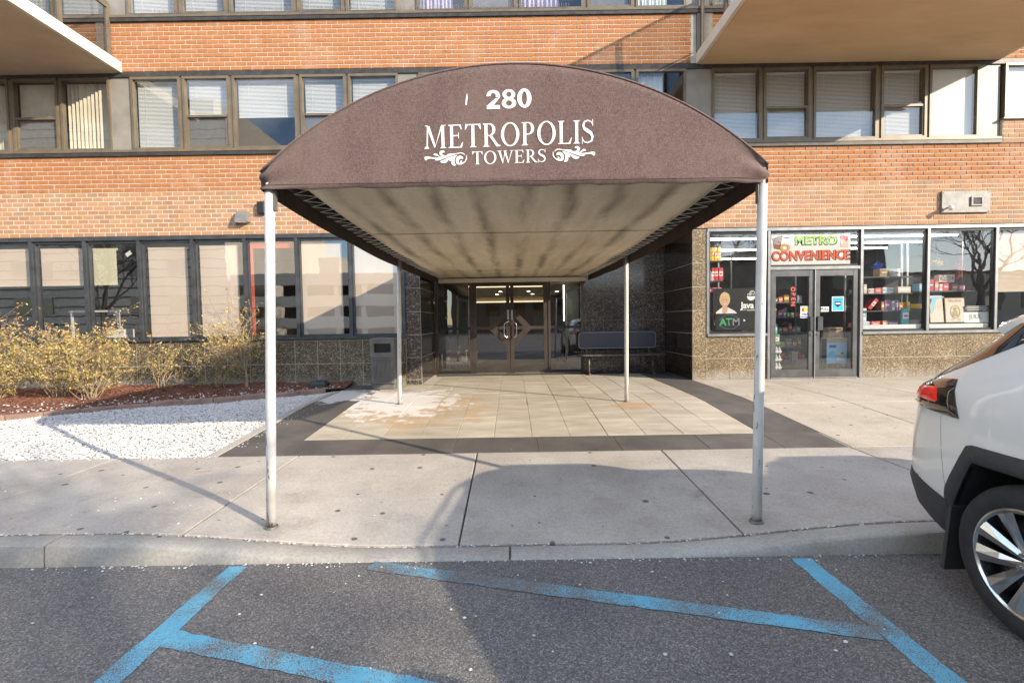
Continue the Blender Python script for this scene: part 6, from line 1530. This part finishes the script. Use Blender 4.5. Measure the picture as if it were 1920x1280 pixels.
def skin(lower, upper, off, mtl, name, side, n=14, k=6, parent=None, inner=None):
    """curved piece lying on the body side between two polylines given in (u, z)"""
    def samp(pl, t):
        L = [0]
        for p, q in zip(pl, pl[1:]): L.append(L[-1] + math.hypot(q[0] - p[0], q[1] - p[1]))
        d = t * L[-1]
        for i in range(len(pl) - 1):
            if d <= L[i + 1] + 1e-9: f = (d - L[i]) / max(1e-9, L[i + 1] - L[i]); return (pl[i][0] + (pl[i + 1][0] - pl[i][0]) * f, pl[i][1] + (pl[i + 1][1] - pl[i][1]) * f)
        return pl[-1]
    m = MB(); m.smooth = True; top = []; bot = []
    for i in range(n + 1):
        a, b = samp(lower, i / n), samp(upper, i / n)
        for j in range(k + 1):
            f = j / k; u, z = a[0] + (b[0] - a[0]) * f, a[1] + (b[1] - a[1]) * f; w = car_w(u, z)
            edge = i in (0, n) or j in (0, k)
            c_ = (lerp_t(UR, z) + lerp_t(UF, z)) / 2; rear = min(1, max(0, (c_ - u) / ((lerp_t(UF, z) - lerp_t(UR, z)) / 2) - .80) / .20)
            o_ = off * (.35 if edge else 1.0)
            top.append((side * (w + o_ * (1 - .5 * rear)), u - o_ * rear, z)); bot.append((side * (w - .02), u + .015 * rear, z))
    N1 = k + 1; b0 = len(top)
    fs = [(i * N1 + j, (i + 1) * N1 + j, (i + 1) * N1 + j + 1, i * N1 + j + 1) for i in range(n) for j in range(k)]
    ring = [i * N1 for i in range(n + 1)] + [n * N1 + j for j in range(1, k + 1)] + [i * N1 + k for i in range(n - 1, -1, -1)] + [j for j in range(k - 1, 0, -1)]
    vs = top + [bot[i] for i in ring]; K_ = len(ring)
    fs += [(ring[i], ring[(i + 1) % K_], b0 + (i + 1) % K_, b0 + i) for i in range(K_)]
    m.add(vs, fs); o = m.build(name, mtl, parent or CAR, (0, 0, 0)); o.data.set_sharp_from_angle(angle=R(45)); return o
for s_ in (-1, 1):
    for wu in (0.0, 2.69):
        oi_ = [(a + wu, b) for a, b in ((-.425, .44), (-.43, .50), (-.30, .775), (.30, .775), (.43, .50), (.425, .30))]; oo = [(a + wu, b) for a, b in ((-.475, .515), (-.49, .57), (-.335, .865), (.335, .865), (.50, .56), (.52, .30))]
        if wu: oi_, oo = [(2 * wu - a, b) for a, b in reversed(oi_)], [(2 * wu - a, b) for a, b in reversed(oo)]
        skin(oi_, oo, .022, 'car_clad', 'arch_trim', s_, 44, 4)
    skin([(.52, .27), (2.17, .27)], [(.50, .44), (2.19, .44)], .016, 'car_clad', 'sill_trim', s_, 24, 4)
    skin([(-.93, .29), (-.70, .27), (-.475, .30)], [(-.965, .60), (-.72, .565), (-.478, .510)], .014, 'car_clad', 'bumper_trim', s_, 16, 6)
    # tail lamp
    lm = skin([(-.945, 1.015), (-.64, .995), (-.405, .985)], [(-.925, 1.125), (-.66, 1.180), (-.50, 1.190)], .018, 'lamp_smoke', 'tail_lamp', s_, 16, 6)
    skin([(-.942, 1.045), (-.52, 1.030)], [(-.930, 1.115), (-.575, 1.155)], .026, 'lamp_red', 'red_lens', s_, 8, 4, lm)
    skin([(-.942, 1.018), (-.58, 1.000)], [(-.942, 1.038), (-.60, 1.018)], .022, 'lamp_clear', 'clear_lens', s_, 8, 2, lm)
    # side glass
    skin([(-.10, 1.235), (.55, 1.165)], [(.10, 1.385), (.55, 1.45)], .006, 'car_glass', 'quarter_window', s_, 8, 6)
    skin([(.60, 1.165), (1.28, 1.15)], [(.60, 1.455), (1.28, 1.46)], .006, 'car_glass', 'side_window', s_, 8, 6); skin([(1.34, 1.15), (2.28, 1.14)], [(1.34, 1.46), (1.74, 1.42)], .006, 'car_glass', 'side_window', s_, 10, 6)
    skin([(-.12, 1.20), (.5, 1.135), (2.3, 1.118)], [(-.115, 1.225), (.5, 1.157), (2.3, 1.136)], .008, 'frame_black', 'window_trim', s_, 24, 2)
    skin([(-.487, .59), (-.483, .59)], [(-.540, .98), (-.536, .98)], .0010, 'mid_grey', 'bumper_gap', s_, 1, 12)
    for (u0, u1) in ((.47, .476), (1.305, 1.311), (2.14, 2.146)): skin([(u0, .47), (u1, .47)], [(u0, 1.13), (u1, 1.13)], .0012, 'frame_black', 'door_gap', s_, 1, 12)
    for u0 in (.62, 1.46): skin([(u0, .985), (u0 + .19, .985)], [(u0, 1.015), (u0 + .19, 1.015)], .030, 'car_paint', 'door_handle', s_, 8, 3)
    skin([(3.05, .80), (3.52, .74)], [(2.95, .90), (3.50, .86)], .012, 'lamp_clear', 'head_lamp', s_, 10, 4)
    m = MB(); m.smooth = True; m.lathe([(.0, -.09), (.10, -.085), (.125, 0), (.10, .085), (.0, .09)], 'x', 14, (s_ * 1.04, 2.02, 1.20)); o = m.build('door_mirror', 'car_paint', CAR, (0, 0, 0), fix=False); 
    # mud flap behind the rear wheel
    m = MB(); m.hexa([(s_ * .70, -.465, .13), (s_ * .93, -.465, .13), (s_ * .93, -.445, .13), (s_ * .70, -.445, .13), (s_ * .70, -.43, .50), (s_ * .925, -.43, .50), (s_ * .925, -.41, .50), (s_ * .70, -.41, .50)]); m.build('mud_flap', 'car_clad', CAR, (0, 0, 0))
def across(z0, z1, xw0, xw1, fn, off, mtl, name, n=18, k=8):
    m = MB(); m.smooth = True; vs = []
    for j in range(k + 1):
        z = z0 + (z1 - z0) * j / k; xw = xw0(z) if callable(xw0) else xw0 + (xw1 - xw0) * j / k
        for i in range(n + 1): x = -xw + 2 * xw * i / n; vs.append((x, fn(x, z) + off, z + .002))
    m.add(vs, [(j * (n + 1) + i, (j + 1) * (n + 1) + i, (j + 1) * (n + 1) + i + 1, j * (n + 1) + i + 1) for j in range(k) for i in range(n)])
    return m.build(name, mtl, CAR, (0, 0, 0), fix=False)
across(1.165, 1.50, lambda z: car_w(-.74 + .68 * max(0, (z - 1.165) / .33) ** .9, z), None, car_rear, -.005, 'car_glass', 'rear_window', 80, 14)
across(1.16, 1.48, .80, .62, car_front, .006, 'car_glass', 'windscreen')
across(.27, .58, .80, .84, car_rear, -.008, 'car_clad', 'rear_bumper')
across(.32, .66, .55, .62, car_front, .008, 'car_clad', 'grille')
m = MB(); m.bbox(-.17, .17, car_rear(0, .86) - .02, car_rear(0, .86) - .008, .80, .92, .003); m.build('number_plate', 'plastic_white', CAR, (0, 0, 0))
m = MB(); m.smooth = True                                   # roof spoiler
rows = []
for x in [-.62, -.58, -.4, 0, .4, .58, .62]:
    e_ = max(0, abs(x) - .5) * .6; rows.append([(x, -.22, 1.602 - e_), (x, -.42, 1.578 - e_), (x, -.555 + e_, 1.548 - e_), (x, -.56 + e_, 1.530 - e_), (x, -.46, 1.514 - e_), (x, -.27, 1.530 - e_)])
vs = [p for r_ in rows for p in r_]; fs = [(i * 6 + k, (i + 1) * 6 + k, (i + 1) * 6 + (k + 1) % 6, i * 6 + (k + 1) % 6) for i in range(6) for k in range(6)] + [tuple(range(6)), tuple(36 + k for k in range(6))]
m.add(vs, fs); o = m.build('roof_spoiler', 'car_paint', CAR, (0, 0, 0)); o.data.set_sharp_from_angle(angle=R(50))
for s_ in (-1, 1):
    m = MB(); m.tube([(s_ * .56, -.1, 1.60), (s_ * .57, .2, 1.645), (s_ * .57, 1.2, 1.645), (s_ * .55, 1.4, 1.60)], .014, 6); m.build('roof_rail', 'frame_black', CAR, (0, 0, 0))
# wheels: built once, then copied
def make_wheel(side, wu):
    ox = .945
    w = empty('wheel', (side * ox, wu, .37), parent=CAR)
    m = MB(); m.smooth = True
    m.lathe([(.245, -.015), (.262, .004), (.30, .010), (.335, .004), (.355, -.012), (.368, -.040), (.370, -.10), (.370, -.15), (.362, -.19), (.33, -.21), (.25, -.20)], 'x', 64); 
    for v in range(len(m.v)): m.v[v] = (m.v[v][0] * side, m.v[v][1], m.v[v][2])
    m.build('tyre', 'tyre', w, (0, 0, 0))
    rim = MB(); rim.smooth = True
    rim.lathe([(.262, .003), (.252, .006), (.240, .000), (.232, -.03), (.222, -.12), (.226, -.19)], 'x', 64)
    rim.v = [(x * side, y, z) for x, y, z in rim.v]
    ro = rim.build('rim', 'alloy', w, (0, 0, 0)); ro.data.set_sharp_from_angle(angle=R(40))
    dk_ = MB(); dk_.lathe([(.0, -.115), (.215, -.115), (.220, -.12)], 'x', 40); dk_.v = [(x * side, y, z) for x, y, z in dk_.v]; dk_.build('brake_disc', 'alloy_dark', w, (0, 0, 0))
    for k in range(5):
        a0 = R(90 + 72 * k + 10); sp_ = MB()
        for sg in (-1, 1):
            def pt(r_, da, dx): a = a0 + sg * da; return Vector((dx * side, r_ * math.cos(a), r_ * math.sin(a)))
            ins = [pt(.045, .10, -.030), pt(.14, .115, -.014), pt(.243, .105, .000)]; out = [pt(.045, .85, -.030), pt(.14, .52, -.018), pt(.243, .46, -.002)]
            vs = []
            for p, q in zip(ins, out):
                dn = Vector((-.045 * side, 0, 0)); mid = (p + q) / 2 + Vector((.010 * side, 0, 0)); vs += [p, mid, q, q + dn, p + dn]
            fs = []
            for i in range(2):
                for c_ in range(5): fs.append((i * 5 + c_, i * 5 + (c_ + 1) % 5, (i + 1) * 5 + (c_ + 1) % 5, (i + 1) * 5 + c_))
            fs += [(0, 1, 2, 3, 4), (10, 11, 12, 13, 14)]; sp_.add(vs, fs)
        sp_.build('spoke', 'alloy', w, (0, 0, 0))
        la = a0 + R(36); lg = MB(); lg.lathe([(.0, -.012), (.010, -.012), (.011, -.03)], 'x', 8, (0, .055 * math.cos(la), .055 * math.sin(la))); lg.v = [(x * side, y, z) for x, y, z in lg.v]; lg.build('wheel_nut', 'chrome', w, (0, 0, 0))
    hb = MB(); hb.smooth = True; hb.lathe([(.0, -.004), (.026, -.006), (.034, -.014), (.036, -.03), (.075, -.034), (.082, -.06)], 'x', 30); hb.v = [(x * side, y, z) for x, y, z in hb.v]; hb.build('hub', 'alloy', w, (0, 0, 0))
    return w
for side in (-1, 1):
    w0 = make_wheel(side, 0.0); w1 = copy_tree(w0, CAR); w1.location = (side * .945, 2.69, .37)
part('underbody', [(-.75, .75, -.30, 3.2, .17, .30)], 'frame_black', CAR)
CAR.location = (3.325, 2.215, 0); CAR.rotation_euler.z = math.pi
car2 = copy_tree(CAR); car2.location = (6.0, 2.30, 0); tag(car2, 'white car in the next stall, throwing its shadow past the first', 'car', 'cars backed up to the kerb'); CAR['group'] = 'cars backed up to the kerb'

# ------------------------------------------------------------------ surroundings mirrored in the glass and shading the lot
def bare_tree(x, y, h, seed, label, r0=.17, depth=5, spread=.62, z0=0.0, trunk=.28):
    rg = random.Random(seed); e = empty('bare_tree', (x, y, z0)); tag(e, label, 'tree', 'bare street trees around the parking lot'); T_ = MB(); C_ = MB()
    def grow(p, d, L, r, k, mb):
        pts = [p]; dd = d.copy(); n_ = 4
        for i in range(n_):
            dd = (dd + Vector((rg.gauss(0, .13), rg.gauss(0, .13), rg.gauss(.04, .08)))).normalized(); pts.append(pts[-1] + dd * L / n_)
        mb.tube(pts, [r * (1 - .11 * i) for i in range(n_ + 1)], 7 if k > 3 else 4 if k > 1 else 3, cap=False)
        if k == 0: return
        for b in range(rg.choice((2, 3, 3)) + (1 if k < 3 else 0)):
            q = pts[rg.randint(2, n_)]; nd = (dd + Vector((rg.gauss(0, spread), rg.gauss(0, spread), rg.gauss(.12, .30)))).normalized(); grow(q, nd, L * rg.uniform(.62, .82), max(.007, r * .56), k - 1, C_)
    p0 = Vector((x, y, z0 - .1)); T_.tube([p0, p0 + Vector((.03, 0, h * trunk * .5)), p0 + Vector((0, .04, h * trunk))], [r0 * 1.2, r0, r0 * .9], 10)
    for b in range(4):
        a = b * 1.57 + rg.uniform(-.4, .4); grow(p0 + Vector((0, .04, h * trunk - .05)), Vector((math.cos(a) * .55, math.sin(a) * .55, 1)).normalized(), h * .24, r0 * .62, depth - 1, C_)
    T_.build('trunk', 'twig_dark', e, fix=False); C_.build('crown', 'twig_dark', e, fix=False)
bare_tree(-23.5, -8.0, 8.5, 21, 'bare spreading tree mirrored in the left office windows', depth=6)
bare_tree(27.5, -9.0, 10.5, 22, 'tall bare tree mirrored in the right shop windows', depth=6)
bare_tree(20.5, -13, 10.0, 24, 'bare tree mirrored beside the shop doors', depth=6)
gar = empty('parking_garage', (-19, -33, 0)); tag(gar, 'beige open deck parking garage mirrored in the office windows', 'garage')
for k in range(3):
    zf = k * 2.35; part('deck_wall', [(-30, -9, -33.2, -33.0, zf + 1.15, zf + 2.35)], 'garage_concrete', gar); part('deck_slab', [(-30, -9, -45, -33.21, zf + 2.0, zf + 2.3)], 'garage_concrete', gar)
for i in range(7): xx = -30 + i * 3.5; part('column', [(xx - .25, xx + .25, -33.6, -33.22, 0, 7.0)], 'garage_concrete', gar)
part('back_wall', [(-30, -9, -45.3, -45.01, 0, 7.05)], 'garage_dark', gar); part('stair_tower', [(-22.5, -20, -40, -36, 6.66, 9.2)], 'tower_siding', gar)
tw = empty('office_block', (-55, -36, 0)); tag(tw, 'pale office block with horizontal dark grooves mirrored in windows', 'building'); part('wall', [(-85, -31, -60, -34, 0, 26)], 'tower_siding', tw)
for k in range(25): part('groove', [(-84.9, -31.02, -34.0, -33.93, .9 + k * 1.0, .98 + k * 1.0)], 'garage_dark', tw)
for k in range(6):
    for i in range(9): part('window', [(-82 + i * 5.6, -80 + i * 5.6, -33.99, -33.9, 3.2 + k * 4, 5 + k * 4)], 'car_glass', tw)
bk = empty('brown_building', (36, -34, 0)); tag(bk, 'low dark brown building mirrored in the shop window', 'building'); part('wall', [(28, 41, -48, -34, 0, 9.0)], 'brown_block', bk); part('parapet', [(27.8, 41.2, -48.2, -33.8, 9.001, 9.5)], 'garage_dark', bk)
for i in range(4): part('window', [(29.3 + i * 3, 31 + i * 3, -34.0, -33.9, 4.5, 6.5)], 'car_glass', bk)
fb = empty('horizon_block', (30, -46, 0)); tag(fb, 'long low grey brick building added to cover the horizon in reflections', 'building'); part('wall', [(-8.5, 27.5, -60, -46, 0, 6.2)], 'brown_block', fb); part('parapet', [(-8.7, 27.7, -60.2, -45.8, 6.201, 6.6)], 'garage_concrete', fb)  # unseen building added to block the bright horizon from the glass
for i in range(10): part('window', [(-7 + i * 3.4, -5 + i * 3.4, -46.0, -45.9, 2.4, 4.6)], 'car_glass', fb)
fb = empty('horizon_block', (75, -52, 0)); tag(fb, 'pale low block added beyond the brown building to cover the horizon', 'building'); part('wall', [(42, 130, -75, -52, 0, 7.5)], 'garage_concrete', fb); part('parapet', [(41.8, 130.2, -75.2, -51.8, 7.501, 7.9)], 'brown_block', fb)  # another added block, keeps the yellow horizon out of the mirrored view
for i in range(12): part('window', [(45 + i * 6, 48 + i * 6, -52.0, -51.9, 2.4, 5.0)], 'car_glass', fb)
bare_tree(9.6, -6.9, 9.0, 31, 'bare tree added in the lot, out of view, to shade the road', depth=7, trunk=.30, spread=.55)  # unseen tree added so that its crown shades the left of the road
bare_tree(12.2, -8.7, 10.5, 33, 'second bare tree added out of view to thicken the road shade', depth=7, trunk=.30, spread=.55)  # added next to the first to make the shade on the road denser
scene.render.engine = 'CYCLES'
scene.cycles.max_bounces = 8; scene.cycles.transparent_max_bounces = 16; scene.cycles.caustics_reflective = False; scene.cycles.caustics_refractive = False
